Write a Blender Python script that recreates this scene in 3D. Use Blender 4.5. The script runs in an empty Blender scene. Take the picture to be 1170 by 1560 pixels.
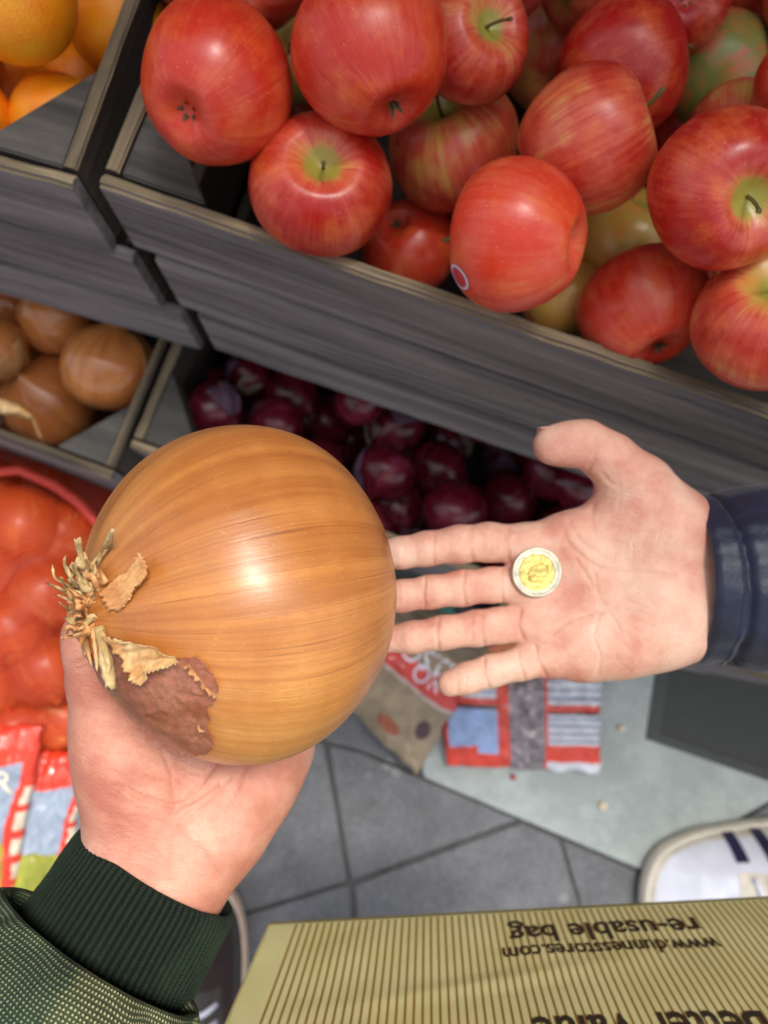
import bpy, bmesh, math, random
import numpy as np
from mathutils import Vector, Matrix, Euler, Quaternion
from mathutils.noise import noise as mnoise

random.seed(7); rng = np.random.default_rng(7)
S = bpy.context.scene
C = S.collection
R = math.radians

# ------------------------------------------------------------------ camera
F = 1170.0; CX, CY = 585.0, 780.0           # focal length and centre in photograph pixels
H = 1.12                                     # height of the camera above the pavement
dn = Vector((-50, 145, 1170)).normalized()   # straight down, in camera axes (right, down, forward)
a19 = R(19.1)
ax = Vector((math.cos(a19), math.sin(a19), 0)); ax = (ax - dn*ax.dot(dn)).normalized()
up = -dn
ay = up.cross(ax)
# camera axes are (right, down, forward): left handed with z-up world, so fix the sign so that ay points up the picture
if ay.y > 0: ay = -ay
def c2w(v):                                  # (right, down, forward) metres -> world
    v = Vector(v)
    return Vector((v.dot(ax), v.dot(ay), v.dot(up))) + Vector((0, 0, H))
def d2w(v):
    v = Vector(v); return Vector((v.dot(ax), v.dot(ay), v.dot(up)))
def P(px, py, d):                            # point at distance d along the optical axis
    return c2w(((px-CX)*d/F, (py-CY)*d/F, d))
def G(px, py, z):                            # where the sight line meets the level z
    r = d2w(((px-CX)/F, (py-CY)/F, 1)); t = (z-H)/r.z
    return Vector((r.x*t, r.y*t, z))
cam_data = bpy.data.cameras.new('camera'); cam = bpy.data.objects.new('camera', cam_data); C.objects.link(cam)
xr, xu, xb = d2w((1,0,0)), d2w((0,-1,0)), d2w((0,0,-1))
M = Matrix(((xr.x, xu.x, xb.x, 0), (xr.y, xu.y, xb.y, 0), (xr.z, xu.z, xb.z, H), (0,0,0,1)))
cam.matrix_world = M
cam_data.sensor_fit = 'HORIZONTAL'; cam_data.sensor_width = 36; cam_data.lens = 36
cam_data.clip_start = .02; cam_data.clip_end = 200
cam_data.dof.use_dof = True; cam_data.dof.focus_distance = .285; cam_data.dof.aperture_fstop = 11.5
S.camera = cam

# ------------------------------------------------------------------ light
SUN_EL, SUN_AZ = 68, 14                      # azimuth measured from +Y towards +X
w = bpy.data.worlds.new('World'); S.world = w; w.use_nodes = True
nt = w.node_tree; nt.nodes.clear()
sky = nt.nodes.new('ShaderNodeTexSky'); sky.sky_type = 'NISHITA'; sky.sun_disc = False
sky.sun_elevation = R(SUN_EL); sky.sun_rotation = R(SUN_AZ); sky.dust_density = 4; sky.air_density = .8
hs = nt.nodes.new('ShaderNodeHueSaturation'); hs.inputs['Saturation'].default_value = .38
bg = nt.nodes.new('ShaderNodeBackground'); bg.inputs[1].default_value = .125
out = nt.nodes.new('ShaderNodeOutputWorld')
hs.inputs['Value'].default_value = 1.0; nt.links.new(sky.outputs[0], hs.inputs['Color']); nt.links.new(hs.outputs[0], bg.inputs[0]); nt.links.new(bg.outputs[0], out.inputs[0])
sl = bpy.data.lights.new('sun', 'SUN'); sl.energy = 2.6; sl.angle = R(18); sl.color = (1, .95, .87)
sun = bpy.data.objects.new('sun', sl); C.objects.link(sun)
sd = Vector((math.sin(R(SUN_AZ))*math.cos(R(SUN_EL)), math.cos(R(SUN_AZ))*math.cos(R(SUN_EL)), math.sin(R(SUN_EL))))
sun.rotation_euler = sd.to_track_quat('Z', 'Y').to_euler()
S.view_settings.view_transform = 'Standard'; S.view_settings.look = 'None'
S.view_settings.exposure = 1.12; S.view_settings.gamma = 1

# ------------------------------------------------------------------ materials
def sc(c):                                   # sRGB 0-255 -> linear
    return tuple(((x/255)/12.92 if x/255 <= .04045 else (((x/255)+.055)/1.055)**2.4) for x in c) + (1,)
class NM:
    def __init__(s, name, rough=.5, color=(.5,.5,.5,1)):
        s.m = bpy.data.materials.new(name); s.m.use_nodes = True; s.t = s.m.node_tree
        s.b = s.t.nodes['Principled BSDF']; s.out = s.t.nodes['Material Output']
        s.b.inputs['Roughness'].default_value = rough; s.b.inputs['Base Color'].default_value = color
    def n(s, typ, **kw):
        nd = s.t.nodes.new(typ)
        for k, v in kw.items(): setattr(nd, k, v)
        return nd
    def l(s, a, b): s.t.links.new(a, b)
    def set(s, inp, v):
        if hasattr(v, 'is_linked') or isinstance(v, bpy.types.NodeSocket): s.l(v, inp)
        else: inp.default_value = v
    def coord(s, kind='Object', scale=(1,1,1), rot=(0,0,0)):
        if kind.startswith('@'):
            a = s.n('ShaderNodeAttribute', attribute_name=kind[1:]); o = a.outputs['Vector']
        else:
            a = s.n('ShaderNodeTexCoord'); o = a.outputs[kind]
        m = s.n('ShaderNodeMapping'); m.inputs['Scale'].default_value = scale; m.inputs['Rotation'].default_value = rot
        s.l(o, m.inputs[0]); return m.outputs[0]
    def oattr(s, name):
        return s.n('ShaderNodeAttribute', attribute_type='OBJECT', attribute_name=name).outputs['Fac']
    def noise(s, vec, scale, detail=4, rough=.55, dist=0):
        a = s.n('ShaderNodeTexNoise'); s.l(vec, a.inputs['Vector']); s.set(a.inputs['Scale'], scale)
        a.inputs['Detail'].default_value = detail; a.inputs['Roughness'].default_value = rough; a.inputs['Distortion'].default_value = dist
        return a.outputs['Fac']
    def vor(s, vec, scale, feature='F1', rnd=1):
        a = s.n('ShaderNodeTexVoronoi', feature=feature); s.l(vec, a.inputs['Vector']); a.inputs['Scale'].default_value = scale
        a.inputs['Randomness'].default_value = rnd
        return a.outputs['Distance']
    def ramp(s, fac, stops):
        a = s.n('ShaderNodeValToRGB'); s.l(fac, a.inputs[0]); e = a.color_ramp.elements
        while len(e) < len(stops): e.new(.5)
        for i, (p, c) in enumerate(stops):
            e[i].position = p; e[i].color = c if isinstance(c, tuple) else (c, c, c, 1)
        return a.outputs['Color']
    def mix(s, fac, a, b, mode='MIX'):
        m = s.n('ShaderNodeMix', data_type='RGBA', blend_type=mode)
        s.set(m.inputs[0], fac); s.set(m.inputs[6], a); s.set(m.inputs[7], b); return m.outputs[2]
    def math(s, op, a, b=0, c=None):
        m = s.n('ShaderNodeMath', operation=op); s.set(m.inputs[0], a); s.set(m.inputs[1], b)
        if c is not None: s.set(m.inputs[2], c)
        return m.outputs[0]
    def add_vec(s, v, w_):
        m = s.n('ShaderNodeVectorMath', operation='ADD'); s.l(v, m.inputs[0]); s.l(w_, m.inputs[1]); return m.outputs[0]
    def rnd_shift(s, vec, k=20):              # shift a pattern by the object's own random number
        oi = s.n('ShaderNodeObjectInfo'); m = s.n('ShaderNodeMath', operation='MULTIPLY'); s.l(oi.outputs['Random'], m.inputs[0]); m.inputs[1].default_value = k
        return s.add_vec(vec, m.outputs[0])
    def bump(s, h, strength=.3, dist=.001, normal=None):
        b = s.n('ShaderNodeBump'); b.inputs['Strength'].default_value = strength; b.inputs['Distance'].default_value = dist
        s.l(h, b.inputs['Height'])
        if normal is not None: s.l(normal, b.inputs['Normal'])
        return b.outputs[0]
    def fin(s, color=None, normal=None, rough=None, **kw):
        if color is not None: s.set(s.b.inputs['Base Color'], color)
        if normal is not None: s.l(normal, s.b.inputs['Normal'])
        if rough is not None: s.set(s.b.inputs['Roughness'], rough)
        for k, v in kw.items(): s.set(s.b.inputs[k], v)
        return s.m

def plain(name, rgb, rough=.5, nscale=40, var=.12, bmp=.2, **kw):
    m = NM(name, rough); v = m.coord(); n = m.noise(v, nscale, 5)
    c = sc(rgb); c1 = tuple(x*(1-var) for x in c[:3])+(1,); c2 = tuple(min(1, x*(1+var)) for x in c[:3])+(1,)
    return m.fin(m.ramp(n, [(.3, c1), (.7, c2)]), m.bump(n, bmp, .001), **kw)

def wood(name, dark, mid, light, rough=.75, stain=0.0):
    m = NM(name, rough)
    v = m.rnd_shift(m.coord(scale=(2.2, 34, 34)), 30)
    g = m.noise(v, 1.6, 8, .62, .6)
    v2 = m.rnd_shift(m.coord(scale=(6, 160, 160)), 11)
    f = m.noise(v2, 1.0, 4, .7)
    v3 = m.rnd_shift(m.coord(scale=(5, 12, 12)), 17)
    b = m.noise(v3, 1.2, 3, .5)
    col = m.ramp(g, [(.3, sc(dark)), (.52, sc(mid)), (.75, sc(light))])
    col = m.mix(m.ramp(f, [(.35, .0), (.65, .25)]), col, sc(dark))
    col = m.mix(m.ramp(b, [(.4, .0), (.72, .35)]), col, sc(tuple(int(x*.62+8) for x in mid)))
    # a few knots
    kv = m.rnd_shift(m.coord(scale=(5.5, 13, 13)), 9); k = m.vor(kv, 1.0)
    dirt = m.noise(m.rnd_shift(m.coord(scale=(9, 22, 22)), 7), 1.5, 7, .75)
    col = m.mix(m.ramp(dirt, [(.5, 0.0), (.7, .32)]), col, sc(tuple(int(x*.55+10) for x in dark)))
    scr = m.noise(m.rnd_shift(m.coord(scale=(14, 240, 240)), 3), 1.0, 2, .5)
    col = m.mix(m.ramp(scr, [(.68, 0.0), (.74, .22)]), col, sc(light))
    col = m.mix(m.ramp(k, [(.06, .75), (.13, 0.0)]), col, sc(tuple(int(x*.45) for x in dark)))
    h = m.math('ADD', g, m.math('MULTIPLY', f, .8))
    return m.fin(col, m.bump(h, .55, .0012))
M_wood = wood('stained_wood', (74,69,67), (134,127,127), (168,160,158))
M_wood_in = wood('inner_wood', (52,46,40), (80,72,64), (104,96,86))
M_rim = wood('worn_edge_wood', (54,46,36), (136,118,90), (222,202,164))
M_post = wood('corner_wood', (52,49,45), (84,80,74), (112,107,98))

def apple_material():
    m = NM('apple_skin', .33)
    pol = m.coord('@polar')                  # (cos phi, sin phi, height from the blossom end 0 to the stalk 1)
    sep = m.n('ShaderNodeSeparateXYZ'); m.l(pol, sep.inputs[0]); z = sep.outputs[2]
    stretch = m.rnd_shift(m.coord('@polar', (7, 7, .9)), 40)
    st = m.noise(stretch, 1.5, 7, .72, .15)
    st2 = m.noise(m.rnd_shift(m.coord('@polar', (20, 20, 1.6)), 13), 1.4, 5, .7)
    big = m.noise(m.rnd_shift(m.coord('Object', (1,1,1)), 31), 1.5, 3, .55)
    fine = m.noise(m.coord('Object', (1,1,1)), 14, 3, .6)
    green = m.oattr('green'); blush = m.oattr('blush'); warm = m.oattr('warm')
    red = m.mix(st2, sc((112,2,12)), sc((206,18,24)))
    red = m.mix(warm, red, m.mix(st2, sc((200,30,20)), sc((234,76,40))))
    pale = m.mix(big, sc((214,160,72)), sc((206,184,90)))
    pale = m.mix(green, pale, sc((128,136,66)))
    pink = m.mix(st2, sc((216,70,60)), sc((232,128,92)))
    # how red: streaks + broad blush - yellow round the stalk
    k = m.math('ADD', m.math('MULTIPLY', st, .95), m.math('MULTIPLY', big, 1.25))
    k = m.math('ADD', k, m.math('SUBTRACT', blush, 1.42))
    top = m.ramp(z, [(.80, 0.0), (1.0, .55)])
    k = m.math('SUBTRACT', k, top)
    k = m.math('ADD', k, m.math('MULTIPLY', m.math('SUBTRACT', st2, .5), .45))
    col = m.mix(m.ramp(k, [(.08, 0.0), (.42, 1.0)]), pale, pink)
    col = m.mix(m.ramp(k, [(.26, 0.0), (.74, 1.0)]), col, red)
    gl = m.noise(m.rnd_shift(m.coord('Object'), 23), 1.9, 5, .68); glm = m.math('MULTIPLY', m.ramp(gl, [(.48, 0.0), (.68, .62)]), m.ramp(st2, [(.3, .35), (.65, 1.0)]))
    col = m.mix(glm, col, sc((236,118,52)))
    mott = m.noise(m.rnd_shift(m.coord('Object'), 3), 9, 4, .7); col = m.mix(m.ramp(mott, [(.5, 0.0), (.75, .18)]), col, sc((232,120,84)))
    # green in the stalk cavity
    col = m.mix(m.ramp(m.math('ADD', z, m.math('MULTIPLY', st2, .12)), [(.985, 0.0), (1.0, .75)]), col, sc((150,160,62)))
    # lenticels
    d = m.vor(m.rnd_shift(m.coord('Object'), 3), 13)
    dn_ = m.noise(m.coord('Object'), 3, 2)
    dots = m.math('MULTIPLY', m.ramp(d, [(.05, 1.0), (.15, 0.0)]), m.ramp(dn_, [(.42, 0.0), (.66, .55)]))
    col = m.mix(dots, col, sc((240,190,150)))
    bmp = m.bump(m.math('ADD', m.math('MULTIPLY', big, .6), m.math('MULTIPLY', fine, .12)), .25, .002)
    return m.fin(col, bmp, m.ramp(m.noise(m.coord('Object'), 3, 4), [(.3, .27), (.7, .42)]), **{'Subsurface Weight': .06, 'Subsurface Radius': (.004,.001,.0006), 'Coat Weight': .15, 'Coat Roughness': .2})
M_apple = apple_material()
M_stem = plain('apple_stalk', (112,98,52), .7, 300, .3, .5)
M_calyx = plain('dry_calyx', (92,84,60), .9, 400, .4, .5)

def orange_material():
    m = NM('orange_peel', .38)
    v = m.rnd_shift(m.coord(), 5); n = m.noise(v, 1.6, 4); p = m.vor(v, 30)
    col = m.ramp(n, [(.3, sc((250,134,8))), (.7, sc((254,172,30)))])
    col = m.mix(m.ramp(p, [(.1, .25), (.4, 0.0)]), col, sc((214,96,4)))
    return m.fin(col, m.bump(p, .35, .0006), **{'Subsurface Weight': .08, 'Subsurface Radius': (.004,.0015,.0003)})
M_orange = orange_material()

def onion_material(name, c_dark, c_mid, c_light, c_vein, rough=.36, vein=.5, k=1.0, fine_scale=900, mould=True):
    m = NM(name, rough)
    st = m.noise(m.rnd_shift(m.coord('@polar', (3.2*k, 3.2*k, .35)), 9), 1.6, 5, .6)
    st2 = m.noise(m.rnd_shift(m.coord('@polar', (14*k, 14*k, .6)), 5), 1.7, 6, .72, .05)
    lat = m.noise(m.coord('@polar', (.8, .8, 5.0)), 1.6, 4, .6)
    cell = m.noise(m.coord('@polar', (60*k, 60*k, 18)), 2.2, 3, .7)
    big = m.noise(m.rnd_shift(m.coord('Object'), 4), 16 if k >= 1 else 1.3, 3)
    fine = m.noise(m.coord('Object'), fine_scale, 2, .8)
    col = m.ramp(m.math('ADD', m.math('MULTIPLY', st, .55), m.math('MULTIPLY', big, .45)), [(.33, sc(c_dark)), (.5, sc(c_mid)), (.66, sc(c_light))])
    col = m.mix(m.ramp(lat, [(.42, 0.0), (.7, .4)]), col, sc(c_dark))
    col = m.mix(m.ramp(st2, [(.30, vein*.3), (.52, 0.0)]), col, sc(c_vein))
    v1 = m.n('ShaderNodeTexNoise'); v1.inputs['Scale'].default_value = 1.0
    # thin veins: ridges of a noise that varies only round the bulb
    vn = m.noise(m.rnd_shift(m.coord('@polar', (5.2*k, 5.2*k, .05)), 21), 2.6, 2, .5)
    ridge = m.math('ABSOLUTE', m.math('SUBTRACT', m.math('FRACT', m.math('MULTIPLY', vn, 17.0)), .5))
    vmask = m.math('MULTIPLY', m.ramp(ridge, [(.0, vein*.9), (.085, 0.0)]), m.ramp(m.noise(m.coord('@polar', (3,3,3)), 2.5, 3), [(.3, .3), (.6, 1.0)]))
    col = m.mix(vmask, col, sc(c_vein))
    col = m.mix(m.ramp(cell, [(.35, .3), (.5, 0.0), (.64, 0.0), (.8, .3)]), col, m.mix(m.ramp(cell, [(.4, 0.0), (.6, 1.0)]), sc(c_dark), sc(c_light)))
    col = m.mix(m.ramp(fine, [(.62, 0.0), (.80, .3)]), col, sc(tuple(min(255, int(x*1.1+20)) for x in c_light)))
    if mould:
        md = m.noise(m.coord('Object', (1,1,1)), 38, 7, .8)
        mm = m.noise(m.coord('Object', (1,1,1)), 12, 2, .5)
        col = m.mix(m.math('MULTIPLY', m.ramp(md, [(.55, 0.0), (.72, .6)]), m.ramp(mm, [(.52, 0.0), (.66, 1.0)])), col, sc((126,112,86)))
    h = m.math('ADD', m.math('MULTIPLY', st2, .8), m.math('MULTIPLY', cell, .25))
    h = m.math('SUBTRACT', h, m.math('MULTIPLY', vmask, .5))
    rg = m.ramp(m.noise(m.coord('Object'), 50 if k >= 1 else 3, 4, .7), [(.3, max(.1, rough-.08)), (.7, rough+.12)])
    return m.fin(col, m.bump(h, .22 if k >= 1 else .05, .0009), rg, **{'Coat Weight': .3, 'Coat Roughness': .25})
M_bigonion = onion_material('big_onion_skin', (164,92,42), (204,136,70), (228,170,98), (120,64,30), .34, .8)
M_yonion = onion_material('yellow_onion_skin', (186,106,56), (208,130,68), (224,154,88), (160,88,46), .12, .10, .9, 22, False)
M_ronion = onion_material('red_onion_skin', (58,8,20), (120,20,38), (158,62,88), (34,8,16), .22, .5, .9, 22, False)
M_sonion = onion_material('sack_onion_skin', (196,66,22), (232,116,48), (248,176,104), (150,50,22), .34, .4, .9, 22, False)

def paper(name, rgb1, rgb2, rough=.55, trans=.0):
    m = NM(name, rough); v = m.coord(); n = m.noise(v, 90, 5); f = m.noise(v, 420, 4)
    col = m.mix(m.ramp(n, [(.35, 0.0), (.65, 1.0)]), sc(rgb1), sc(rgb2))
    col = m.mix(m.ramp(f, [(.35, .35), (.6, 0.0)]), col, sc(tuple(int(x*.6) for x in rgb1)))
    m.fin(col, m.bump(m.math('ADD', n, f), .5, .0008))
    if trans: m.b.inputs['Transmission Weight'].default_value = trans
    return m.m
M_straw = paper('dry_straw', (176,140,84), (222,198,144), .8)
M_flap = paper('orange_paper_skin', (206,140,84), (228,176,116), .5)
M_gold = paper('golden_paper_skin', (198,142,84), (240,206,146), .32)
M_redskin = paper('dry_red_papery_skin', (172,100,72), (200,136,108), .22)
M_redskin.node_tree.nodes['Principled BSDF'].inputs['Alpha'].default_value = .6
M_redskin.node_tree.nodes['Bump'].inputs['Strength'].default_value = .2

def skin_material(name, c1, c2, c3):
    m = NM(name, .5); v = m.coord()
    n = m.noise(v, 26, 4, .6); n2 = m.noise(v, 75, 4, .6); f = m.vor(v, 900); ln = m.noise(m.coord(scale=(1, 3.5, 1)), 240, 4, .7)
    col = m.ramp(n, [(.34, sc(c1)), (.5, sc(c2)), (.68, sc(c3))])
    col = m.mix(m.ramp(n2, [(.45, 0.0), (.75, .5)]), col, sc(c1))
    h = m.math('ADD', m.math('MULTIPLY', f, .5), m.math('MULTIPLY', ln, 1.2))
    return m.fin(col, m.bump(h, .55, .0007), m.ramp(n2, [(.3, .42), (.7, .58)]), **{'Subsurface Weight': .22, 'Subsurface Radius': (.0035,.0018,.0012), 'Subsurface Scale': 1.0, 'Specular IOR Level': .4})
M_skinR = skin_material('friend_skin', (208,140,122), (226,178,156), (236,200,178))
M_skinL = skin_material('photographer_skin', (176,108,90), (198,138,116), (212,162,140))
M_nail = plain('finger_nail', (232,176,158), .3, 200, .05, .05)

# ------------------------------------------------------------------ object helpers
def mesh_obj(name, verts, faces, mat, parent=None, smooth=True, loc=None):
    me = bpy.data.meshes.new(name); me.from_pydata([tuple(v) for v in verts], [], [tuple(f) for f in faces]); me.update()
    o = bpy.data.objects.new(name, me); C.objects.link(o)
    for mm in (mat if isinstance(mat, (list, tuple)) else [mat]): me.materials.append(mm)
    if smooth: me.shade_smooth()
    if parent: o.parent = parent
    if loc is not None: o.location = loc
    return o
def bm_obj(name, bm, mat, parent=None, smooth=False):
    me = bpy.data.meshes.new(name); bm.to_mesh(me); bm.free()
    for mm in (mat if isinstance(mat, (list, tuple)) else [mat]): me.materials.append(mm)
    if smooth: me.shade_smooth()
    o = bpy.data.objects.new(name, me); C.objects.link(o)
    if parent: o.parent = parent
    return o
def empty(name, loc=(0,0,0), rz=0):
    o = bpy.data.objects.new(name, None); C.objects.link(o); o.location = loc; o.rotation_euler = (0,0,rz); o.empty_display_size = .02; return o
def tag(o, label=None, cat=None, group=None, kind=None):
    if label: o['label'] = label
    if cat: o['category'] = cat
    if group: o['group'] = group
    if kind: o['kind'] = kind
    return o
def set_attr(me, name, arr):                 # per-vertex vector attribute
    a = me.attributes.new(name, 'FLOAT_VECTOR', 'POINT'); a.data.foreach_set('vector', np.asarray(arr, dtype=np.float32).ravel())
def grid_faces(nu, nv, wrap=False, flip=False):
    f = []
    for i in range(nu-1):
        for j in range(nv if wrap else nv-1):
            a, b = i*nv+j, i*nv+(j+1) % nv; c, d = (i+1)*nv+(j+1) % nv, (i+1)*nv+j
            f.append((a, d, c, b) if flip else (a, b, c, d))
    return f
def revolve(name, rs, zs, n, mat, lobes=None, parent=None, height=None):
    """surface of revolution about Z with pole vertices and the 'polar' attribute"""
    V, A, Fc = [], [], []
    m_ = len(rs)
    for i in range(m_):
        hh = height[i] if height is not None else i/(m_-1)
        for j in range(n):
            ph = 2*math.pi*j/n; k = 1 + (lobes(ph, i/(m_-1)) if lobes else 0)
            V.append((rs[i]*k*math.cos(ph), rs[i]*k*math.sin(ph), zs[i])); A.append((math.cos(ph), math.sin(ph), hh))
    Fc = [tuple(reversed(q)) for q in grid_faces(m_, n, True)]
    Fc = [q for q in Fc]
    Fc.append(tuple(range(n))); Fc.append(tuple(reversed(range((m_-1)*n, m_*n))))
    o = mesh_obj(name, V, Fc, mat, parent); set_attr(o.data, 'polar', A)
    # make sure normals point outwards
    bm = bmesh.new(); bm.from_mesh(o.data); bmesh.ops.recalc_face_normals(bm, faces=bm.faces); bm.to_mesh(o.data); bm.free(); o.data.shade_smooth()
    return o
def tube(name, pts, rad, mat, parent=None, n=10, flat=1.0, caps=True):
    """tapered tube through 3D points"""
    pts = [Vector(p) for p in pts]; V = []
    rad = rad if isinstance(rad, (list, tuple)) else [rad]*len(pts)
    ref = Vector((.3, .2, 1)).normalized()
    for i, p in enumerate(pts):
        t = (pts[min(i+1, len(pts)-1)] - pts[max(i-1, 0)]).normalized()
        a = t.cross(ref);  a = a.normalized() if a.length > 1e-4 else t.orthogonal().normalized(); b = t.cross(a)
        for j in range(n):
            ph = 2*math.pi*j/n; V.append(p + (a*math.cos(ph) + b*math.sin(ph)*flat)*rad[i])
    Fc = grid_faces(len(pts), n, True)
    if caps: Fc += [tuple(reversed(range(n))), tuple(range((len(pts)-1)*n, len(pts)*n))]
    return mesh_obj(name, V, Fc, mat, parent)
def text_obj(name, s, mat, height, width=None, parent=None, align='CENTER', bold=0.0, flat=0.0002):
    cu = bpy.data.curves.new('txt', 'FONT'); cu.body = s; cu.size = 1; cu.align_x = align; cu.extrude = .0; cu.offset = bold; cu.resolution_u = 4
    t = bpy.data.objects.new('txt', cu); C.objects.link(t)
    dg = bpy.context.evaluated_depsgraph_get(); me = bpy.data.meshes.new_from_object(t.evaluated_get(dg))
    bpy.data.objects.remove(t); me.name = name
    co = np.empty(len(me.vertices)*3, np.float32); me.vertices.foreach_get('co', co); co = co.reshape(-1, 3)
    wd = co[:,0].max()-co[:,0].min(); s_ = height
    sx = (width/wd) if width else s_
    co[:,0] *= sx; co[:,1] *= s_
    me.vertices.foreach_set('co', co.ravel()); me.materials.clear(); me.materials.append(mat)
    o = bpy.data.objects.new(name, me); C.objects.link(o)
    if parent: o.parent = parent
    return o

# ------------------------------------------------------------------ implicit surfaces (numpy) -> one continuous mesh
def smin(a, b, k):
    h = np.maximum(k - np.abs(a-b), 0)/k
    return np.minimum(a, b) - h*h*k*.25
class Field:
    def __init__(s, lo, hi, h):
        s.lo = np.array(lo, np.float32); s.h = h
        n = [int(math.ceil((hi[i]-lo[i])/h))+1 for i in range(3)]
        s.n = n
        s.x = (s.lo[0]+h*np.arange(n[0], dtype=np.float32))[:,None,None]
        s.y = (s.lo[1]+h*np.arange(n[1], dtype=np.float32))[None,:,None]
        s.z = (s.lo[2]+h*np.arange(n[2], dtype=np.float32))[None,None,:]
    def cone(s, a, b, ra, rb):
        a = np.array(a, np.float32); b = np.array(b, np.float32); ab = b-a; L = float(ab@ab)+1e-12
        px, py, pz = s.x-a[0], s.y-a[1], s.z-a[2]
        t = np.clip((px*ab[0]+py*ab[1]+pz*ab[2])/L, 0, 1)
        return np.sqrt((px-t*ab[0])**2+(py-t*ab[1])**2+(pz-t*ab[2])**2) - (ra+t*(rb-ra))
    def ell(s, c, r, rot=None):
        px, py, pz = s.x-c[0], s.y-c[1], s.z-c[2]
        if rot is not None:
            m = np.array(rot.to_matrix().transposed(), np.float32)
            px, py, pz = (m[0,0]*px+m[0,1]*py+m[0,2]*pz), (m[1,0]*px+m[1,1]*py+m[1,2]*pz), (m[2,0]*px+m[2,1]*py+m[2,2]*pz)
        k = np.sqrt((px/r[0])**2+(py/r[1])**2+(pz/r[2])**2)
        return (k-1)*min(r)
    def chain(s, pts, k):                    # pts: list of (x, y, z, r)
        d = None
        for p, q in zip(pts[:-1], pts[1:]):
            e = s.cone(p[:3], q[:3], p[3], q[3]); d = e if d is None else smin(d, e, k)
        return d
    def mesh(s, D):
        sg = D < 0; n = D.shape
        c = np.zeros(tuple(k-1 for k in n), np.uint8)
        for i in (0,1):
            for j in (0,1):
                for k in (0,1): c += sg[i:n[0]-1+i, j:n[1]-1+j, k:n[2]-1+k]
        act = (c > 0) & (c < 8); idx = np.argwhere(act); num = -np.ones(act.shape, np.int64); num[act] = np.arange(len(idx))
        acc = np.zeros((len(idx), 3)); cnt = np.zeros(len(idx))
        def val(o): return D[idx[:,0]+o[0], idx[:,1]+o[1], idx[:,2]+o[2]]
        for axis in range(3):
            o1, o2 = [q for q in range(3) if q != axis]
            for i in (0,1):
                for j in (0,1):
                    p0 = [0,0,0]; p0[o1] = i; p0[o2] = j; p1 = list(p0); p1[axis] = 1
                    a, b = val(p0), val(p1); m = (a < 0) != (b < 0); t = np.where(m, a/np.where(m, a-b, 1), 0)
                    v = np.array(p0, float)[None].repeat(len(idx), 0); v[:,axis] = t
                    acc += v*m[:,None]; cnt += m
        V = (idx + acc/cnt[:,None])*s.h + s.lo
        Q = []
        for axis in range(3):
            sl0 = [slice(1, n[q]-1) for q in range(3)]; sl0[axis] = slice(0, n[axis]-1)
            sl1 = list(sl0); sl1[axis] = slice(1, n[axis])
            a, b = sg[tuple(sl0)], sg[tuple(sl1)]; e = np.argwhere(a != b); inside = a[a != b]
            off = np.array([sl0[q].start for q in range(3)]); e = e + off
            o1, o2 = (axis+1) % 3, (axis+2) % 3
            def cell(d1, d2):
                q = e.copy(); q[:,o1] -= d1; q[:,o2] -= d2; return num[q[:,0], q[:,1], q[:,2]]
            q = np.stack([cell(1,1), cell(0,1), cell(0,0), cell(1,0)], 1)
            q[~inside] = q[~inside][:,::-1]; Q.append(q)
        return V, np.concatenate(Q)
def np_mesh(name, V, Q, mat, parent=None, to_world=True):
    """camera-axes vertices -> world mesh"""
    if to_world:
        B = np.array([tuple(ax), tuple(ay), tuple(up)])
        V = V @ B.T + np.array([0,0,H])
    me = bpy.data.meshes.new(name); me.vertices.add(len(V)); me.vertices.foreach_set('co', V.astype(np.float32).ravel())
    me.loops.add(Q.size); me.loops.foreach_set('vertex_index', Q.astype(np.int32).ravel())
    me.polygons.add(len(Q)); me.polygons.foreach_set('loop_start', np.arange(0, Q.size, Q.shape[1], dtype=np.int32))
    me.update(calc_edges=True); me.validate()
    bm = bmesh.new(); bm.from_mesh(me); bmesh.ops.recalc_face_normals(bm, faces=bm.faces); bm.to_mesh(me); bm.free()
    me.materials.append(mat); me.shade_smooth()
    o = bpy.data.objects.new(name, me); C.objects.link(o)
    if parent: o.parent = parent
    return o
def cp(px, py, d): return ((px-CX)*d/F, (py-CY)*d/F, d)      # camera-axes point
def W2C(v):                                  # world -> camera axes
    q = Vector(v)-Vector((0,0,H)); return ax*q.x + ay*q.y + up*q.z
def seg_dist(X, Y, poly):
    best = np.full(X.shape, 1e9); 
    for (x0,y0), (x1,y1) in zip(poly[:-1], poly[1:]):
        dx, dy = x1-x0, y1-y0; t = np.clip(((X-x0)*dx+(Y-y0)*dy)/(dx*dx+dy*dy+1e-9), 0, 1)
        best = np.minimum(best, np.hypot(X-x0-t*dx, Y-y0-t*dy))
    return best
def creases(V, N, lines):
    """press creases (polylines given over the palm as it is seen) into palm vertices"""
    X = V[:,0]*F/V[:,2]+CX; Y = V[:,1]*F/V[:,2]+CY
    face = np.clip(-N[:,2]*1.6, 0, 1)
    D = np.zeros(len(V))
    for poly, depth, wd in lines:
        D = np.maximum(D, 1.25*depth*np.exp(-(seg_dist(X, Y, poly)/wd)**2))
    return V - N*(D*face)[:,None]
def vnormals(V, Q):
    N = np.zeros_like(V)
    fn = np.cross(V[Q[:,2]]-V[Q[:,0]], V[Q[:,3]]-V[Q[:,1]])
    for k in range(4): np.add.at(N, Q[:,k], fn)
    return N/(np.linalg.norm(N, axis=1)[:,None]+1e-12)
def relax(V, Q, it=3, lam=.5):
    for _ in range(it):
        A = np.zeros_like(V); c = np.zeros(len(V))
        for k in range(4):
            a, b = Q[:,k], Q[:,(k+1) % 4]
            np.add.at(A, a, V[b]); np.add.at(A, b, V[a]); np.add.at(c, a, 1); np.add.at(c, b, 1)
        V = V*(1-lam) + lam*A/c[:,None]
    return V

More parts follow.
